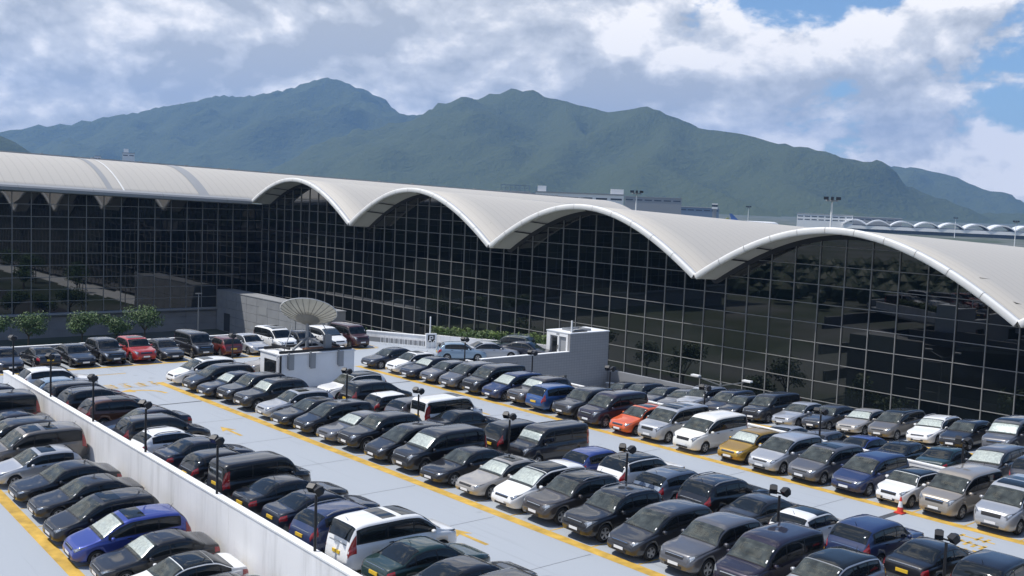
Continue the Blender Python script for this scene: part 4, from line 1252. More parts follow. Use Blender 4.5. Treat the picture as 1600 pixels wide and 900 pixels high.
# top: side profile; ws: windshield x range; rw: rear window x range; sw: side glass x range; pil: pillar positions
CARS = {
 'sedan': dict(L=4.75, w=0.90, R=0.325, fx=0.88, rx=3.72, wr=0.70,
   top=[(0, .50), (.05, .62), (.16, .71), (.5, .79), (1.32, .93), (2.05, 1.35), (2.4, 1.44), (2.95, 1.46), (3.4, 1.41), (4.1, 1.09), (4.5, 1.04), (4.66, .97), (4.72, .80), (4.75, .58)],
   belt=[(0, .55), (.4, .70), (1.3, .84), (3.0, .91), (4.2, .95), (4.75, .85)], ws=(1.38, 2.14), rw=(3.32, 4.08), sw=(1.55, 3.98), pil=(2.62, 3.55)),
 'hatchback': dict(L=4.15, w=0.875, R=0.31, fx=0.80, rx=3.35, wr=0.71,
   top=[(0, .50), (.05, .64), (.16, .75), (.5, .84), (1.10, .98), (1.82, 1.42), (2.15, 1.49), (2.9, 1.50), (3.5, 1.43), (3.78, 1.26), (3.98, 1.0), (4.08, .85), (4.15, .58)],
   belt=[(0, .55), (.4, .74), (1.1, .88), (3.0, .96), (3.8, .99), (4.15, .85)], ws=(1.16, 1.9), rw=(3.53, 3.93), sw=(1.34, 3.55), pil=(2.35, 3.1)),
 'estate': dict(L=4.8, w=0.91, R=0.33, fx=0.90, rx=3.72, wr=0.71,
   top=[(0, .52), (.05, .66), (.16, .75), (.5, .83), (1.34, .97), (2.05, 1.40), (2.4, 1.49), (3.2, 1.51), (4.05, 1.44), (4.38, 1.28), (4.62, 1.0), (4.73, .85), (4.8, .58)],
   belt=[(0, .55), (.4, .73), (1.3, .87), (3.0, .94), (4.3, 1.0), (4.8, .85)], ws=(1.40, 2.12), rw=(4.1, 4.56), sw=(1.58, 4.15), pil=(2.6, 3.45)),
 'SUV': dict(L=4.68, w=0.94, R=0.375, fx=0.90, rx=3.65, wr=0.74, zb=.27,
   top=[(0, .62), (.05, .80), (.15, .93), (.5, 1.0), (1.30, 1.10), (1.92, 1.58), (2.3, 1.70), (3.2, 1.72), (4.0, 1.65), (4.3, 1.45), (4.52, 1.12), (4.62, .95), (4.68, .66)],
   belt=[(0, .62), (.4, .88), (1.3, 1.0), (3.0, 1.08), (4.2, 1.14), (4.68, .95)], ws=(1.36, 2.0), rw=(4.05, 4.46), sw=(1.52, 4.08), pil=(2.5, 3.35)),
 'minivan': dict(L=4.75, w=0.90, R=0.325, fx=0.86, rx=3.70, wr=0.74,
   top=[(0, .54), (.05, .68), (.18, .80), (.45, .88), (.95, 1.02), (1.85, 1.53), (2.3, 1.65), (3.3, 1.67), (4.15, 1.60), (4.45, 1.36), (4.62, 1.02), (4.70, .85), (4.75, .58)],
   belt=[(0, .58), (.4, .78), (1.0, .92), (3.0, 1.0), (4.3, 1.05), (4.75, .88)], ws=(1.02, 1.95), rw=(4.2, 4.58), sw=(1.30, 4.22), pil=(2.35, 3.3)),
 'van': dict(L=4.85, w=0.92, R=0.335, fx=0.90, rx=3.80, wr=0.79,
   top=[(0, .58), (.05, .80), (.15, .96), (.4, 1.03), (.85, 1.12), (1.55, 1.64), (1.95, 1.83), (2.6, 1.88), (3.9, 1.87), (4.5, 1.79), (4.68, 1.45), (4.78, 1.05), (4.85, .6)],
   belt=[(0, .62), (.3, .90), (.9, 1.02), (3.0, 1.08), (4.5, 1.10), (4.85, .9)], ws=(.92, 1.66), rw=(4.52, 4.73), sw=(1.14, 4.52), pil=(2.15, 3.25)),
 'boxy van': dict(L=4.5, w=0.88, R=0.32, fx=0.82, rx=3.55, wr=0.81,
   top=[(0, .62), (.05, .86), (.14, 1.02), (.5, 1.10), (.72, 1.16), (1.15, 1.66), (1.4, 1.84), (1.9, 1.90), (4.15, 1.88), (4.38, 1.75), (4.44, 1.3), (4.47, 1.0), (4.5, .62)],
   belt=[(0, .62), (.3, .95), (.8, 1.05), (3.0, 1.06), (4.3, 1.06), (4.5, .9)], ws=(.78, 1.24), rw=(4.385, 4.445), sw=(.94, 4.3), pil=(1.9, 3.1)),
 'mini hatchback': dict(L=3.72, w=0.85, R=0.31, fx=0.68, rx=3.12, wr=0.72,
   top=[(0, .50), (.05, .68), (.16, .80), (.5, .88), (1.0, .95), (1.42, 1.32), (1.7, 1.41), (2.7, 1.40), (3.2, 1.33), (3.42, 1.05), (3.58, .90), (3.66, .80), (3.72, .56)],
   belt=[(0, .55), (.35, .76), (1.0, .88), (2.8, .93), (3.4, .95), (3.72, .8)], ws=(1.04, 1.5), rw=(3.22, 3.40), sw=(1.14, 3.2), pil=(2.05, 2.8)),
}
NS = 15
def car_section(C, x):
    L_ = C['L']; w0 = C['w']
    e0 = min(x, 0.75) / 0.75; e1 = min(L_ - x, 0.6) / 0.6
    w = w0 * (0.70 + 0.30 * (1 - (1 - e0) ** 2.6)) if e0 < 1 else w0
    if e1 < 1: w = min(w, w0 * (0.80 + 0.20 * (1 - (1 - e1) ** 2.6)))
    zb = C.get('zb', 0.20) + 0.10 * max(0, 1 - x / 0.25) + 0.16 * max(0, 1 - (L_ - x) / 0.35)
    zt = C['_t'](x); zs = min(C['_b'](x), zt - 0.035)
    k = min(max((zt - zs - 0.06) / 0.42, 0), 1); k = k * k * (3 - 2 * k)
    wr = w * (0.93 * (1 - k) + C['wr'] / 0.9 * k)
    de = 0.035 + 0.045 * k
    p = [(0, zb), (0.80 * w, zb), (0.93 * w, zb + 0.03), (0.98 * w, zb + 0.12), (w, zb + 0.52 * (zs - zb)), (0.995 * w, zs - 0.10 * (zs - zb) - 0.02), (0.965 * w, zs)]
    yb, zb2 = 0.945 * w * (1 - 0.0) , zs + 0.02 * k + 0.004
    p.append((yb, zb2))
    ze = max(zt - de, zb2 + 0.006)
    for t in (0.36, 0.70):
        bul = 0.035 * k * math.sin(math.pi * t)
        p.append((yb + (wr - yb) * t + bul, zb2 + (ze - zb2) * t))
    p.append((wr, ze))
    for (fy, fz) in ((0.94, 0.50), (0.78, 0.16), (0.42, 0.03)): p.append((wr * fy, zt - de * fz))
    p.append((0, zt))
    return p
def car_S(C, x, s):
    """point of the body surface: station x, section parameter s (0 sill .. NS-1 roof centre)"""
    p = car_section(C, x); i = min(int(s), NS - 2); t = s - i
    return Vector((x, p[i][0] * (1 - t) + p[i + 1][0] * t, p[i][1] * (1 - t) + p[i + 1][1] * t))
def car_patch(C, xs, svals, off, sides=(1,), name='patch'):
    """patch lying on the body surface, lifted by off; svals(x) -> list of section parameters. For sides (1,-1) the patch spans both halves"""
    v = []; f = []
    for sd in sides:
        g_ = []
        for x in xs: g_.append([car_S(C, x, s) for s in svals(x)])
        n0_ = len(v); R_, K = len(xs), len(g_[0])
        for i in range(R_):
            for j in range(K):
                a = g_[min(i + 1, R_ - 1)][j] - g_[max(i - 1, 0)][j]; c = g_[i][min(j + 1, K - 1)] - g_[i][max(j - 1, 0)]
                nn = a.cross(c)
                if nn.length < 1e-9: nn = Vector((0, 0, 1))
                nn.normalize()
                if nn.dot(g_[i][j] - Vector((g_[i][j].x + (0.3 if g_[i][j].x < 1 else -0.3 if g_[i][j].x > C['L'] - 1 else 0), 0, 0.5))) < 0: nn = -nn
                q_ = g_[i][j] + nn * off
                v.append((q_.x - C['L'] / 2, q_.y * sd, q_.z))
        for i in range(R_ - 1):
            for j in range(K - 1):
                p = n0_ + i * K + j; f.append((p, p + 1, p + K + 1, p + K))
    me = mesh(name, v, f, True)
    bm = bmesh.new(); bm.from_mesh(me)
    bmesh.ops.remove_doubles(bm, verts=bm.verts, dist=0.0015)
    bmesh.ops.recalc_face_normals(bm, faces=bm.faces)
    # make it face outwards
    for fc_ in bm.faces:
        c = fc_.calc_center_median()
        if fc_.normal.dot(c - Vector((c.x * 0.8, 0, 0.5))) < 0: fc_.normal_flip()
    bm.to_mesh(me); bm.free()
    me.polygons.foreach_set('use_smooth', [True] * len(me.polygons))
    return me
def lin(a, b_, n_): return [a + (b_ - a) * i / (n_ - 1) for i in range(n_)]
def wheel_meshes(R):
    w = 0.21; n_ = 24
    prof = [(R * 0.62, -w / 2), (R * 0.93, -w / 2), (R, -w / 2 + 0.035), (R, w / 2 - 0.035), (R * 0.93, w / 2), (R * 0.62, w / 2)]
    v = []; f = []
    for (r_, y) in prof:
        for i in range(n_):
            t = 2 * math.pi * i / n_; v.append((r_ * math.cos(t), y, r_ * math.sin(t)))
    for a in range(len(prof)):
        b_ = (a + 1) % len(prof)
        for i in range(n_): f.append((a * n_ + i, a * n_ + (i + 1) % n_, b_ * n_ + (i + 1) % n_, b_ * n_ + i))
    ty = mesh('wheel', v, f, True); ty.materials.append(MATS['rubber'])
    q = MB(); rr = R * 0.635
    q.cyl((0, -w / 2 + 0.05, 0), (0, -w / 2 + 0.055, 0), rr * 0.98, rr * 0.98, 20)     # dark backing handled by material of its own
    me_b = mesh('rim', q.v, q.f)
    q2 = MB()
    q2.cyl((0, -w / 2 - 0.012, 0), (0, -w / 2 + 0.05, 0), rr * 0.22, rr * 0.24, 12)
    for i in range(5):
        t = 2 * math.pi * i / 5
        d = Vector((math.cos(t), 0, math.sin(t))); p_ = Vector((-d.z, 0, d.x))
        a, b_ = d * rr * 0.15, d * rr * 1.0
        vv = []
        for (c, hw) in ((a, rr * 0.17), (b_, rr * 0.20)):
            for (sy, s_) in ((-w / 2 - 0.006, 1), (-w / 2 + 0.04, 1)):
                vv += [c + p_ * hw + Vector((0, sy, 0)), c - p_ * hw + Vector((0, sy, 0))]
        q2.add(vv, [(0, 1, 5, 4), (2, 6, 7, 3), (0, 4, 6, 2), (1, 3, 7, 5), (4, 5, 7, 6), (0, 2, 3, 1)])
    ring = []
    n0_ = len(q2.v); vv = []
    for (r_, y) in ((rr * 0.93, -w / 2 - 0.004), (rr * 1.02, -w / 2 - 0.004), (rr * 1.02, -w / 2 + 0.03), (rr * 0.93, -w / 2 + 0.03)):
        for i in range(20):
            t = 2 * math.pi * i / 20; vv.append((r_ * math.cos(t), y, r_ * math.sin(t)))
    ff = []
    for a in range(4):
        for i in range(20): ff.append((a * 20 + i, a * 20 + (i + 1) % 20, ((a + 1) % 4) * 20 + (i + 1) % 20, ((a + 1) % 4) * 20 + i))
    q2.add(vv, ff)
    nb = len(q.f)
    q.add(q2.v, q2.f)
    rm = mesh('rim', q.v, q.f); rm.materials.append(MATS['trim']); rm.materials.append(MATS['alloy'])
    for i, p in enumerate(rm.polygons): p.material_index = 0 if i < nb else 1
    return ty, rm
PROTO = {}
def paint_proto(kind):
    C = CARS[kind]
    C['_t'] = pchip(*zip(*C['top'])); C['_b'] = pchip(*zip(*C['belt']))
    L_ = C['L']; R = C['R']
    xs = sorted(set([0, .02, .05, .09, .14, .2, .28, .38] + [round(0.5 + 0.1 * i, 3) for i in range(int((L_ - 1.0) / 0.1) + 1)] + [L_ - q for q in (.5, .38, .28, .2, .14, .09, .05, .02, 0)] + [t[0] for t in C['top']]))
    xs2 = [xs[0]]
    for x in xs[1:]:
        if x - xs2[-1] > 0.012: xs2.append(x)
    xs = xs2
    v = []; f = []
    ring = 2 * NS - 2
    for x in xs:
        p = car_section(C, x)
        for (y, z) in p: v.append((x - L_ / 2, y, z))
        for (y, z) in p[-2:0:-1]: v.append((x - L_ / 2, -y, z))
    for a in range(len(xs) - 1):
        for j in range(ring):
            f.append((a * ring + j, (a + 1) * ring + j, (a + 1) * ring + (j + 1) % ring, a * ring + (j + 1) % ring))
    f.append(tuple(range(ring))); f.append(tuple(range((len(xs) - 1) * ring, len(xs) * ring))[::-1])
    me = mesh('body', v, f, True)
    bm = bmesh.new(); bm.from_mesh(me); bmesh.ops.recalc_face_normals(bm, faces=bm.faces); bm.to_mesh(me); bm.free()
    me.materials.append(MATS['trim']); me.materials.append(MATS['trim'])
    body = bpy.data.objects.new('body', me); COL.objects.link(body)
    # cut the wheel arches
    cb = MB()
    ax = [C['fx'] - L_ / 2, C['rx'] - L_ / 2]
    for x in ax:
        for sd in (-1, 1):
            cb.cyl((x, sd * 0.50 * C['w'], R), (x, sd * 1.3, R), R * 1.13, R * 1.13, 28)
    cm = mesh('cut', cb.v, cb.f); cm.materials.append(MATS['trim']); cm.materials.append(MATS['trim'])
    for p in cm.polygons: p.material_index = 1
    bm = bmesh.new(); bm.from_mesh(cm); bmesh.ops.recalc_face_normals(bm, faces=bm.faces); bm.to_mesh(cm); bm.free()
    cut = bpy.data.objects.new('cut', cm); COL.objects.link(cut)
    md = body.modifiers.new('arch', 'BOOLEAN'); md.operation = 'DIFFERENCE'; md.object = cut; md.solver = 'EXACT'
    dg = bpy.context.evaluated_depsgraph_get(); dg.update()
    nm = bpy.data.meshes.new_from_object(body.evaluated_get(dg)); nm.name = 'body'
    body.modifiers.clear(); body.data = nm
    bpy.data.objects.remove(cut)
    for p in nm.polygons: p.use_smooth = p.material_index == 0
    # sharp edge normals around the arches
    P = {'body': nm, '_C': C, '_ax': ax}
    COL.objects.unlink(body); bpy.data.objects.remove(body)
    S_ = NS - 1
    wa, wb = C['ws']; ra, rb = C['rw']
    full = lambda lo: (lambda x: [lo, 11, 12, 13, S_])
    P['windshield'] = car_patch(C, lin(wa, wb, 9), full(10.35), 0.012, (1, -1), 'windshield')
    P['dashboard'] = car_patch(C, lin(wa + .01, wb - .01, 7), full(10.4), 0.005, (1, -1), 'dashboard')
    P['sun_shade'] = car_patch(C, lin(wa + .13, wb - .10, 7), full(10.9), 0.008, (1, -1), 'sun_shade')
    P['rear_window'] = car_patch(C, lin(ra, rb, 7), full(10.6), 0.008, (1, -1), 'rear_window')
    def sides_s(lo, hi): return lambda x: lin(7 + 3 * lo, 7 + 3 * hi, 4)
    s0, s1 = C['sw']
    def rng(a, b_): return [x for x in lin(a, b_, max(4, int((b_ - a) / 0.09)))]
    P['window_trim'] = [car_patch(C, rng(s0, s1), sides_s(0.05, 0.93), 0.004, (sd,), 'window_trim') for sd in (1, -1)]
    cuts = [s0 + 0.12] + [q_ for q_ in C['pil']] + [s1 - 0.08]
    P['side_window'] = []
    for sd in (1, -1):
        for a, b_ in zip(cuts, cuts[1:]):
            P['side_window'].append(car_patch(C, rng(a + 0.03, b_ - 0.03), sides_s(0.14, 0.84), 0.009, (sd,), 'side_window'))
    def hs(x):
        t_ = (x - 0.06) / 0.46; t_ = min(max(t_, 0), 1)
        return lin(6.0 + 1.6 * t_, 11.7 - 3.2 * t_, 8)
    P['headlight'] = [car_patch(C, lin(0.06, 0.52, 9), hs, 0.010, (sd,), 'headlight') for sd in (1, -1)]
    def hb(x):
        t_ = (x - 0.06) / 0.46
        return lin(7.2 + 1.0 * t_, 10.6 - 2.0 * t_, 5)
    P['bulb'] = [car_patch(C, lin(0.10, 0.26, 4), hb, 0.015, (sd,), 'bulb') for sd in (1, -1)]
    tl0 = L_ - 0.32
    hi_ = 9.0 if kind in ('van', 'boxy van', 'minivan', 'SUV', 'estate') else 7.2
    P['taillight'] = [car_patch(C, lin(tl0, L_ - 0.035, 6), lambda x: lin(4.6, hi_, 6), 0.010, (sd,), 'taillight') for sd in (1, -1)]
    gx = [0.030, 0.045, 0.065, 0.085] if kind != 'mini hatchback' else [0.02, 0.04, 0.06, 0.07]
    P['grille'] = car_patch(C, gx, lambda x: [12.35, 12.7, 13.2, S_], 0.010, (1, -1), 'grille')
    P['grille_bar'] = car_patch(C, [gx[2] - 0.004, gx[2] + 0.010], lambda x: [12.4, 12.8, 13.3, S_], 0.016, (1, -1), 'grille_bar')
    P['permit'] = car_patch(C, lin(wa + 0.16, wa + 0.26, 3), lambda x: [11.05, 11.2, 11.4], 0.016, (-1,), 'permit_label')
    P['permit2'] = car_patch(C, lin(wb - 0.20, wb - 0.12, 3), lambda x: [11.0, 11.15, 11.35], 0.016, (-1,), 'permit_label')
    P['wiper'] = car_patch(C, [wa + 0.015, wa + 0.04], lambda x: lin(10.9, S_, 5), 0.022, (1, -1), 'wiper_cowl')
    # black strip under the front and rear bumpers, plates
    z0 = C.get('zb', .2)
    w = C['w']
    P['lower_intake'] = MB().box(-L_ / 2 - 0.012, -L_ / 2 + 0.03, -0.42 * w, 0.42 * w, z0 + 0.11, z0 + 0.20)
    P['lower_intake'] = mesh('lower_intake', P['lower_intake'].v, P['lower_intake'].f)
    zt0 = C['top'][0][1]
    pf = MB().box(-L_ / 2 - 0.022, -L_ / 2 - 0.013, -0.24, 0.24, zt0 - 0.14, zt0 - 0.03); P['plate_f'] = mesh('number_plate', pf.v, pf.f)
    zr_ = (C['_t'](L_ - 0.06) + C['_t'](L_)) / 2 - 0.02
    pr_ = MB().box(L_ / 2 - 0.035, L_ / 2 + 0.012, -0.24, 0.24, zr_ - 0.06, zr_ + 0.06); P['plate_r'] = mesh('number_plate', pr_.v, pr_.f)
    ch = car_patch(C, [L_ - 0.088, L_ - 0.084, L_ - 0.080], lambda x: [12, 13, S_], 0.012, (1, -1), 'tailgate_strip'); P['tailgate_strip'] = ch
    # mirrors
    mp_ = car_S(C, wa + 0.42, 7.0)
    q = MB(); q.cyl((0, 0, 0), (0, 0.10, 0.03), 0.02, 0.02, 6)
    vv = []
    for (yy, sx, sz) in ((0.07, 0.05, 0.045), (0.12, 0.075, 0.075), (0.21, 0.07, 0.07), (0.25, 0.04, 0.04)):
        for (a, c) in ((-1, -0.6), (-0.5, -1), (0.5, -1), (1, -0.6), (1, 0.6), (0.5, 1), (-0.5, 1), (-1, 0.6)): vv.append((a * sx, yy, 0.05 + c * sz))
    ff = [tuple(range(7, -1, -1)), tuple(range(24, 32))]
    for k_ in range(3):
        for i in range(8): ff.append((k_ * 8 + i, k_ * 8 + (i + 1) % 8, k_ * 8 + 8 + (i + 1) % 8, k_ * 8 + 8 + i))
    q.add(vv, ff)
    P['mirror_pos'] = (mp_.x - L_ / 2, mp_.y - 0.02, mp_.z + 0.02)
    P['mirror'] = [mesh('wing_mirror', [(a, b_, c) for a, b_, c in q.v], q.f, True), mesh('wing_mirror', [(a, -b_, c) for a, b_, c in q.v], [t_[::-1] for t_ in q.f], True)]
    for me_ in P['mirror']: me_.materials.append(MATS['trim'])
    # roof fittings
    rs_, re_ = wb + 0.10, (ra if ra > wb + 1 else L_ - 0.8)
    P['sunroof'] = car_patch(C, lin(rs_ + 0.08, rs_ + 0.78, 5), lambda x: [11.9, 12.4, 13, S_], 0.008, (1, -1), 'sunroof')
    P['sunroof2'] = car_patch(C, lin(rs_ + 1.0, rs_ + 1.6, 5), lambda x: [11.9, 12.4, 13, S_], 0.008, (1, -1), 'sunroof')
    P['roof_panel'] = car_patch(C, lin(wb + 0.03, re_ - 0.02, 14), lambda x: [10.3, 11, 12, 13, S_], 0.006, (1, -1), 'roof_panel')
    P['roof_panel_half'] = car_patch(C, lin(wb + 0.03, wb + 0.03 + (re_ - wb) * 0.55, 9), lambda x: [10.5, 11, 12, 13, S_], 0.006, (1, -1), 'roof_panel')
    rl_ = []
    for sd in (1, -1):
        q = MB(); pts = [car_S(C, x, 11.0) for x in lin(rs_ + 0.1, re_ - 0.1, 7)]
        pts = [Vector((p.x - L_ / 2, p.y * sd, p.z + (0.055 if 0 < i < 6 else 0.0))) for i, p in enumerate(pts)]
        for a, b_ in zip(pts, pts[1:]): q.bar(a, b_, 0.035, 0.035)
        rl_.append(mesh('roof_rail', q.v, q.f))
    P['roof_rail'] = rl_
    an_ = car_S(C, re_ - 0.15, S_)
    q = MB().cyl((an_.x - L_ / 2, 0, an_.z), (an_.x - L_ / 2 + 0.12, 0, an_.z + 0.16), 0.012, 0.006, 5); P['antenna'] = mesh('antenna', q.v, q.f)
    hz_ = []
    q = MB()
    for sd in (1, -1):
        for x in (C['pil'][0] - 0.22, C['pil'][1] - 0.14):
            p = car_S(C, x, 5.6)
            q.box(p.x - L_ / 2 - 0.09, p.x - L_ / 2 + 0.09, min(p.y * sd, (p.y + 0.03) * sd), max(p.y * sd, (p.y + 0.03) * sd), p.z - 0.015, p.z + 0.015)
    P['door_handles'] = mesh('door_handle', q.v, q.f)
    P['wheel'], P['rim'] = wheel_meshes(R)
    for k_, m_ in (('windshield', 'windshield'), ('dashboard', 'interior'), ('sun_shade', 'sunshade'), ('rear_window', 'glass_dark'), ('grille', 'trim'), ('grille_bar', 'chrome'), ('permit', 'plate_white'), ('permit2', 'plate_white'), ('wiper', 'trim'), ('lower_intake', 'trim'), ('plate_f', 'plate_white'), ('plate_r', 'plate_yellow'), ('tailgate_strip', 'chrome'), ('sunroof', 'glass_dark'), ('sunroof2', 'glass_dark'), ('roof_panel', 'glass_dark'), ('roof_panel_half', 'glass_dark'), ('antenna', 'trim'), ('door_handles', 'trim')):
        P[k_].materials.append(MATS[m_])
    for k_, m_ in (('window_trim', 'trim'), ('side_window', 'glass_dark'), ('headlight', 'lamp_clear'), ('bulb', 'bulb'), ('taillight', 'lamp_red'), ('roof_rail', 'alloy')):
        for me_ in P[k_]: me_.materials.append(MATS[m_])
    PROTO[kind] = P
for k_ in CARS: paint_proto(k_)

PAINT = {'black': (.006, .006, .008), 'dark navy': (.006, .009, .022), 'navy': (.014, .026, .085), 'blue': (.028, .05, .20), 'bright blue': (.045, .07, .31), 'mid blue': (.035, .10, .28), 'pale blue': (.26, .36, .46),
         'dark grey': (.045, .046, .052), 'charcoal': (.014, .014, .017), 'grey': (.13, .13, .14), 'blue-grey': (.12, .15, .20), 'taupe': (.17, .155, .14), 'brown-grey': (.075, .065, .060), 'dark purple': (.028, .022, .036),
         'silver': (.45, .46, .48), 'beige': (.36, .32, .27), 'silver-beige': (.42, .39, .35), 'white': (.78, .78, .77), 'cream white': (.78, .76, .70), 'red': (.36, .022, .018), 'maroon': (.040, .008, .009), 'dark red': (.10, .018, .014),
         'orange': (.60, .10, .022), 'gold': (.42, .25, .03), 'dark green': (.010, .030, .026), 'copper brown': (.10, .045, .028)}
METAL = ('silver', 'grey', 'dark grey', 'blue-grey', 'taupe', 'brown-grey', 'beige', 'silver-beige', 'gold', 'bright blue', 'charcoal', 'dark purple', 'mid blue', 'copper brown', 'pale blue')
def paint(c):
    n_ = 'paint_' + c.replace(' ', '_')
    if n_ not in MATS:
        m = mat(n_, PAINT[c], 0.36 if c in METAL else 0.42, 0.45 if c in METAL else 0.0, 1.0, spec=0.4)
        t = m.node_tree; b_ = t.nodes['Principled BSDF']
        # a little dust dulls the coat unevenly
        tc = N('ShaderNodeTexCoord', t); n2 = N('ShaderNodeTexNoise', t); n2.inputs['Scale'].default_value = 2.2; n2.inputs['Detail'].default_value = 6
        L(tc.outputs['Object'], n2.inputs['Vector'], t)
        mr = maprange(n2.outputs['Fac'], 0.35, 0.8, 0.015, 0.07, True, t); L(mr, b_.inputs['Coat Roughness'], t)
    return MATS[n_]
rc = random.Random(5)
NCAR = 0
def car(kind, colour, x, y, z, rz, flags, pitch=0.0):
    """one parked car with its parts; flags: s sun shade, r sunroof, R two sunroofs, k black roof, h half black roof, w white roof, b roof rails"""
    global NCAR
    P = PROTO[kind]; C = P['_C']
    sl_ = 1 + rc.uniform(-0.025, 0.025); sw_ = 1 + rc.uniform(-0.015, 0.015); sh_ = 1 + rc.uniform(-0.02, 0.025)
    root = empty('parked_car', (x, y, z), rz)
    if pitch: root.rotation_euler = (pitch, 0, rz)
    root.scale = (sl_, sw_, sh_)
    pm_ = paint(colour)
    def put(name, me, loc=(0, 0, 0), parent=None, om=None):
        o = bpy.data.objects.new(name, me); COL.objects.link(o); o.parent = parent or root; o.location = loc
        if om is not None:
            o.material_slots[0].link = 'OBJECT'; o.material_slots[0].material = om
        return o
    put('body', P['body'], om=pm_)
    ws_ = put('windshield', P['windshield'])
    if 's' in flags: put('sun_shade', P['sun_shade'], parent=ws_)
    put('dashboard', P['dashboard'], parent=ws_)
    put('rear_window', P['rear_window'])
    for i in (0, 1):
        wt = put('window_trim', P['window_trim'][i])
        n_ = len(P['side_window']) // 2
        for me in P['side_window'][i * n_:(i + 1) * n_]: put('side_window', me, parent=wt)
        hl_ = put('headlight', P['headlight'][i]); put('bulb', P['bulb'][i], parent=hl_); put('taillight', P['taillight'][i])
        mx_, my_, mz_ = P['mirror_pos']
        put('wing_mirror', P['mirror'][i], (mx_, my_ if i == 0 else -my_, mz_), None, pm_)
    gr_ = put('grille', P['grille'])
    if rc.random() < 0.75: put('grille_bar', P['grille_bar'], parent=gr_)
    if rc.random() < 0.8: put('permit_label', P['permit'], parent=ws_)
    if rc.random() < 0.5: put('permit_label', P['permit2'], parent=ws_)
    put('wiper_cowl', P['wiper'], parent=ws_)
    put('lower_intake', P['lower_intake'])
    put('number_plate', P['plate_f']); put('number_plate', P['plate_r'])
    put('tailgate_strip', P['tailgate_strip']); put('door_handle', P['door_handles'])
    if rc.random() < 0.5: put('antenna', P['antenna'])
    if 'r' in flags or 'R' in flags: put('sunroof', P['sunroof'])
    if 'R' in flags: put('sunroof', P['sunroof2'])
    if 'k' in flags: put('roof_panel', P['roof_panel'])
    if 'h' in flags: put('roof_panel', P['roof_panel_half'])
    if 'w' in flags: put('roof_panel', P['roof_panel'], om=paint('white'))
    if 'b' in flags:
        for me in P['roof_rail']: put('roof_rail', me)
    for ax_ in P['_ax']:
        for sd in (-1, 1):
            wh = put('wheel', P['wheel'], (ax_, sd * (C['w'] - 0.125), C['R']))
            if sd > 0: wh.rotation_euler.z = math.pi
            rm_ = put('rim', P['rim'], (0, 0, 0), wh); rm_.rotation_euler.y = rc.uniform(0, 1.2)
    NCAR += 1
    return root
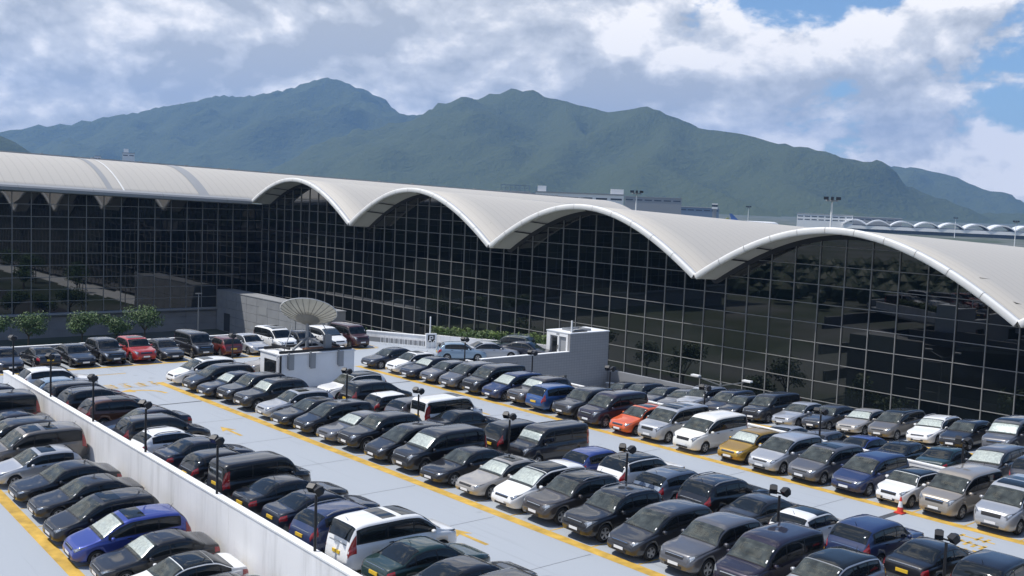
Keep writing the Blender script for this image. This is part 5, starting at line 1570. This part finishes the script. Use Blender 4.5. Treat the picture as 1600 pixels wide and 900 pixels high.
# rows: (position along the row, kind, colour, flags)   n = parked the other way round
ROWS = {
 'A': [(69.3, 'minivan', 'white', 'r'), (66.4, 'minivan', 'black', ''), (64.1, 'sedan', 'dark navy', 's'), (61.9, 'SUV', 'charcoal', ''), (59.4, 'SUV', 'black', 's'), (56.4, 'estate', 'silver', 'r'), (54.1, 'sedan', 'charcoal', ''), (51.7, 'minivan', 'charcoal', ''), (49.35, 'sedan', 'grey', 's'), (47.2, 'SUV', 'black', ''), (44.5, 'minivan', 'black', ''), (42.1, 'van', 'black', 's'), (39.6, 'sedan', 'black', ''), (36.95, 'sedan', 'silver-beige', 'rs'), (34.5, 'minivan', 'white', 'hs'), (32.35, 'SUV', 'brown-grey', 'bh'), (29.75, 'SUV', 'black', 'b'), (27.2, 'minivan', 'dark grey', ''), (24.75, 'SUV', 'grey', ''), (22.2, 'van', 'dark purple', ''), (19.75, 'SUV', 'silver', 'k'), (17.2, 'sedan', 'charcoal', '')],
 'B': [(69.6, 'SUV', 'beige', 'n'), (59.2, 'SUV', 'white', 'kn'), (56.5, 'minivan', 'black', ''), (53.7, 'mini hatchback', 'black', 'w'), (51.2, 'hatchback', 'grey', ''), (49.0, 'boxy van', 'white', 'r'), (46.9, 'sedan', 'black', ''), (42.3, 'minivan', 'black', ''), (40.0, 'boxy van', 'black', 'ns'), (36.1, 'hatchback', 'blue', ''), (33.7, 'SUV', 'white', 'kr'), (31.4, 'estate', 'blue-grey', 'r'), (28.75, 'SUV', 'charcoal', 'b'), (26.4, 'sedan', 'dark grey', ''), (24.1, 'hatchback', 'white', 'h'), (21.4, 'SUV', 'navy', ''), (19.0, 'sedan', 'black', ''), (16.5, 'SUV', 'charcoal', '')],
 'C': [(69.2, 'sedan', 'dark navy', ''), (66.2, 'hatchback', 'white', 'r'), (63.9, 'sedan', 'dark navy', 's'), (61.6, 'hatchback', 'grey', ''), (59.2, 'minivan', 'grey', ''), (56.65, 'van', 'black', ''), (54.4, 'minivan', 'navy', 's'), (52.05, 'SUV', 'brown-grey', 's'), (50.0, 'minivan', 'mid blue', 'n'), (47.6, 'SUV', 'dark grey', ''), (45.0, 'van', 'dark purple', ''), (42.5, 'hatchback', 'orange', 'r'), (40.3, 'van', 'silver', 'R'), (37.5, 'van', 'cream white', ''), (34.65, 'hatchback', 'gold', 's'), (32.35, 'minivan', 'silver', ''), (29.95, 'minivan', 'grey', 'r'), (27.5, 'minivan', 'navy', ''), (25.2, 'mini hatchback', 'white', 'k'), (23.0, 'van', 'beige', ''), (20.5, 'van', 'silver', 'R'), (18.0, 'minivan', 'grey', '')],
 'D': [(69.7, 'SUV', 'white', 'r'), (67.0, 'hatchback', 'pale blue', ''), (64.3, 'minivan', 'black', ''), (61.8, 'SUV', 'black', 'b'), (58.4, 'SUV', 'copper brown', 'h'), (55.6, 'sedan', 'dark navy', 'n'), (52.9, 'minivan', 'black', ''), (50.4, 'hatchback', 'white', 'b'), (47.7, 'sedan', 'dark navy', ''), (45.0, 'hatchback', 'charcoal', ''), (42.0, 'boxy van', 'black', ''), (39.4, 'sedan', 'black', ''), (37.0, 'sedan', 'dark navy', ''), (34.6, 'estate', 'navy', 'b'), (32.0, 'van', 'white', 'R'), (29.5, 'sedan', 'dark green', ''), (27.1, 'sedan', 'black', ''), (24.6, 'SUV', 'charcoal', '')],
 'H': [(65.2, 'SUV', 'dark navy', ''), (62.7, 'van', 'charcoal', ''), (60.3, 'sedan', 'dark navy', ''), (57.9, 'minivan', 'black', ''), (55.5, 'van', 'taupe', 'R'), (53.0, 'hatchback', 'silver', 'r'), (50.2, 'sedan', 'charcoal', ''), (47.8, 'sedan', 'black', ''), (44.9, 'minivan', 'black', 'r'), (42.4, 'minivan', 'bright blue', 'rs'), (40.0, 'sedan', 'black', 's'), (37.5, 'sedan', 'white', 'k'), (35.0, 'sedan', 'charcoal', '')],
 'F': [(58.4, 'sedan', 'black', ''), (56.4, 'estate', 'black', ''), (54.0, 'sedan', 'dark navy', ''), (51.9, 'sedan', 'grey', ''), (50.2, 'SUV', 'silver', 'b'), (47.7, 'minivan', 'dark navy', ''), (46.2, 'hatchback', 'black', ''), (44.0, 'van', 'black', ''), (41.5, 'sedan', 'silver', ''), (39.4, 'sedan', 'dark grey', ''), (36.9, 'sedan', 'silver-beige', 's'), (34.5, 'minivan', 'taupe', 'k'), (32.0, 'estate', 'white', 'sb'), (29.8, 'hatchback', 'black', ''), (27.3, 'van', 'grey', 'rs'), (24.8, 'SUV', 'dark grey', '')],
 'E': [(36.3, 'sedan', 'silver', ''), (33.6, 'hatchback', 'grey', ''), (31.2, 'sedan', 'blue', ''), (28.9, 'sedan', 'black', ''), (26.5, 'sedan', 'dark green', ''), (24.2, 'minivan', 'grey', 'ns'), (21.6, 'SUV', 'dark navy', '')],
 'G': [(22.0, 'sedan', 'dark navy', ''), (24.5, 'sedan', 'black', 'n'), (26.95, 'sedan', 'charcoal', ''), (29.2, 'SUV', 'charcoal', ''), (31.5, 'SUV', 'red', 'r'), (33.8, 'sedan', 'dark grey', ''), (36.3, 'boxy van', 'black', ''), (38.5, 'hatchback', 'dark red', 'n'), (41.0, 'sedan', 'silver', ''), (43.5, 'van', 'white', 'R'), (46.0, 'sedan', 'black', ''), (48.4, 'minivan', 'white', 's'), (50.6, 'boxy van', 'maroon', '')],
}
ROWNAME = {'A': 'left middle row', 'B': 'right middle row', 'C': 'row before the low parapet', 'D': 'row above the white wall', 'H': 'sunken left ramp row', 'F': 'row below the glass facade', 'E': 'row hidden behind the parapet', 'G': 'far cross row'}
GRP = {'A': 'cars in the left middle row', 'B': 'cars in the right middle row', 'C': 'cars before the low parapet', 'D': 'cars above the white wall', 'H': 'cars on the sunken ramp', 'F': 'cars below the glass facade', 'E': 'cars behind the low parapet', 'G': 'cars in the far cross row'}
EXTRA = [('s', 'with silver sun shade'), ('R', 'with two sunroofs'), ('r', 'with sunroof'), ('k', 'with black roof'), ('h', 'with part-black roof'), ('w', 'with white roof'), ('b', 'with roof rails')]
def cname(c): return f'{c[2]} {c[1]}'
labels = {}
def neigh_label(row, i, lst):
    c = lst[i]; ex = ''
    for k_, t_ in EXTRA:
        if k_ in c[3]: ex = ' ' + t_; break
    far_i, near_i = i - 1, i + 1
    if row == 'G': a_, b_ = ('left', 'right')
    else: a_, b_ = ('beyond', 'nearer')
    rn = ROWNAME[row]
    if far_i < 0: pos = f'{"leftmost" if row == "G" else "farthest"} in the {rn}'
    elif near_i >= len(lst): pos = f'{"rightmost" if row == "G" else "nearest"} in the {rn}'
    else: pos = f'in {rn}, between {cname(lst[far_i])} and {cname(lst[near_i])}'
    lb = f'{cname(c)}{ex} {pos}'
    if len(lb.split()) > 16: lb = f'{cname(c)} {pos}'
    if len(lb.split()) > 16: lb = lb.replace(', between', ' between').replace('row before the low parapet', 'parapet row').replace('row below the glass facade', 'facade row').replace('row above the white wall', 'wall row')
    return lb
ORD = ['first', 'second', 'third', 'fourth', 'fifth', 'sixth', 'seventh', 'eighth', 'ninth', 'tenth', 'eleventh', 'twelfth', 'thirteenth', 'fourteenth', 'fifteenth', 'sixteenth', 'seventeenth', 'eighteenth', 'nineteenth', 'twentieth', 'twenty-first', 'twenty-second']
for row, lst in ROWS.items():
    for i, (p, kind, colour, fl) in enumerate(lst):
        C = CARS[kind]; hl = C['L'] / 2; j = rc.uniform(-0.17, 0.17); a = rad(rc.uniform(-2.0, 2.0)); pit = 0.0
        if row == 'A': x, y, z, rz = 29.4 + hl + j, p, 0.0, 0.0
        elif row == 'B': x, y, z, rz = 35.2 + hl + j, p, 0.0, math.pi
        elif row == 'C': x, y, z, rz = 45.2 + hl + j * 0.8 - (0.15 if hl > 2.37 else 0), p, 0.0, 0.0
        elif row == 'D': x, y, z, rz = 19.75 + hl + j * 0.6, p, 0.0, math.pi
        elif row == 'H': x, y, z, rz = 14.0 + hl + j, p, z_left(p), 0.0; pit = math.atan(0.066) if p < 65 else 0
        elif row == 'F': x, y, z, rz = 60.0 + hl + j, p, z_right(p), 0.0; pit = -math.atan(0.074)
        elif row == 'E': x, y, z, rz = 51.1 + hl + j * 0.5, p, z_right(p), math.pi; pit = math.atan(0.074)
        elif row == 'G': x, y, z, rz = p, 78.4 + hl + j, 0.0, math.pi / 2
        z += 0.006
        if 'n' in fl:
            rz += math.pi; pit = -pit
        o = car(kind, colour, x, y, z, rz + a, fl, pit)
        lb = neigh_label(row, i, lst)
        if lb in labels: lb = f'{cname(lst[i])}, {ORD[i]} from far end of {ROWNAME[row]}'
        labels[lb] = 1
        tag(o, lb, 'car', GRP[row])
o = car('hatchback', 'pale blue', 54.4, 69.3, 0.006, rad(150), ''); tag(o, 'pale blue hatchback behind the far end of the tiled wall', 'car', 'cars by the planter')
o = car('sedan', 'silver', 57.0, 68.6, 0.006, rad(160), ''); tag(o, 'silver sedan beside the pale blue hatchback behind the tiled wall', 'car', 'cars by the planter')
o = car('sedan', 'dark navy', 60.2, 67.6, 0.006, rad(118), ''); tag(o, 'dark navy sedan just left of the lift tower', 'car', 'cars by the planter')
o = car('SUV', 'dark green', 60.3, 69.9, 0.006, rad(-62), 'b'); tag(o, 'dark green SUV with roof rails parked along the planter wall', 'car', 'cars by the planter')
print('cars', NCAR)

# ================================================================== HAZE
hz = MB().box(-11500, 11500, -11500, 11500, gnd_z - 6.5, 1020).build('haze', None)
hz['kind'] = 'stuff'
hm = bpy.data.materials.new('haze'); hm.use_nodes = True
t = hm.node_tree; t.nodes.clear()
pv = N('ShaderNodeVolumePrincipled', t)
pv.inputs['Color'].default_value = (0.27, 0.52, 1.0, 1)
pv.inputs['Density'].default_value = 7.4e-5
pv.inputs['Anisotropy'].default_value = 0.2
mo = N('ShaderNodeOutputMaterial', t); L(pv.outputs[0], mo.inputs['Volume'], t)
hz.data.materials.append(hm)
hz.display_type = 'WIRE'
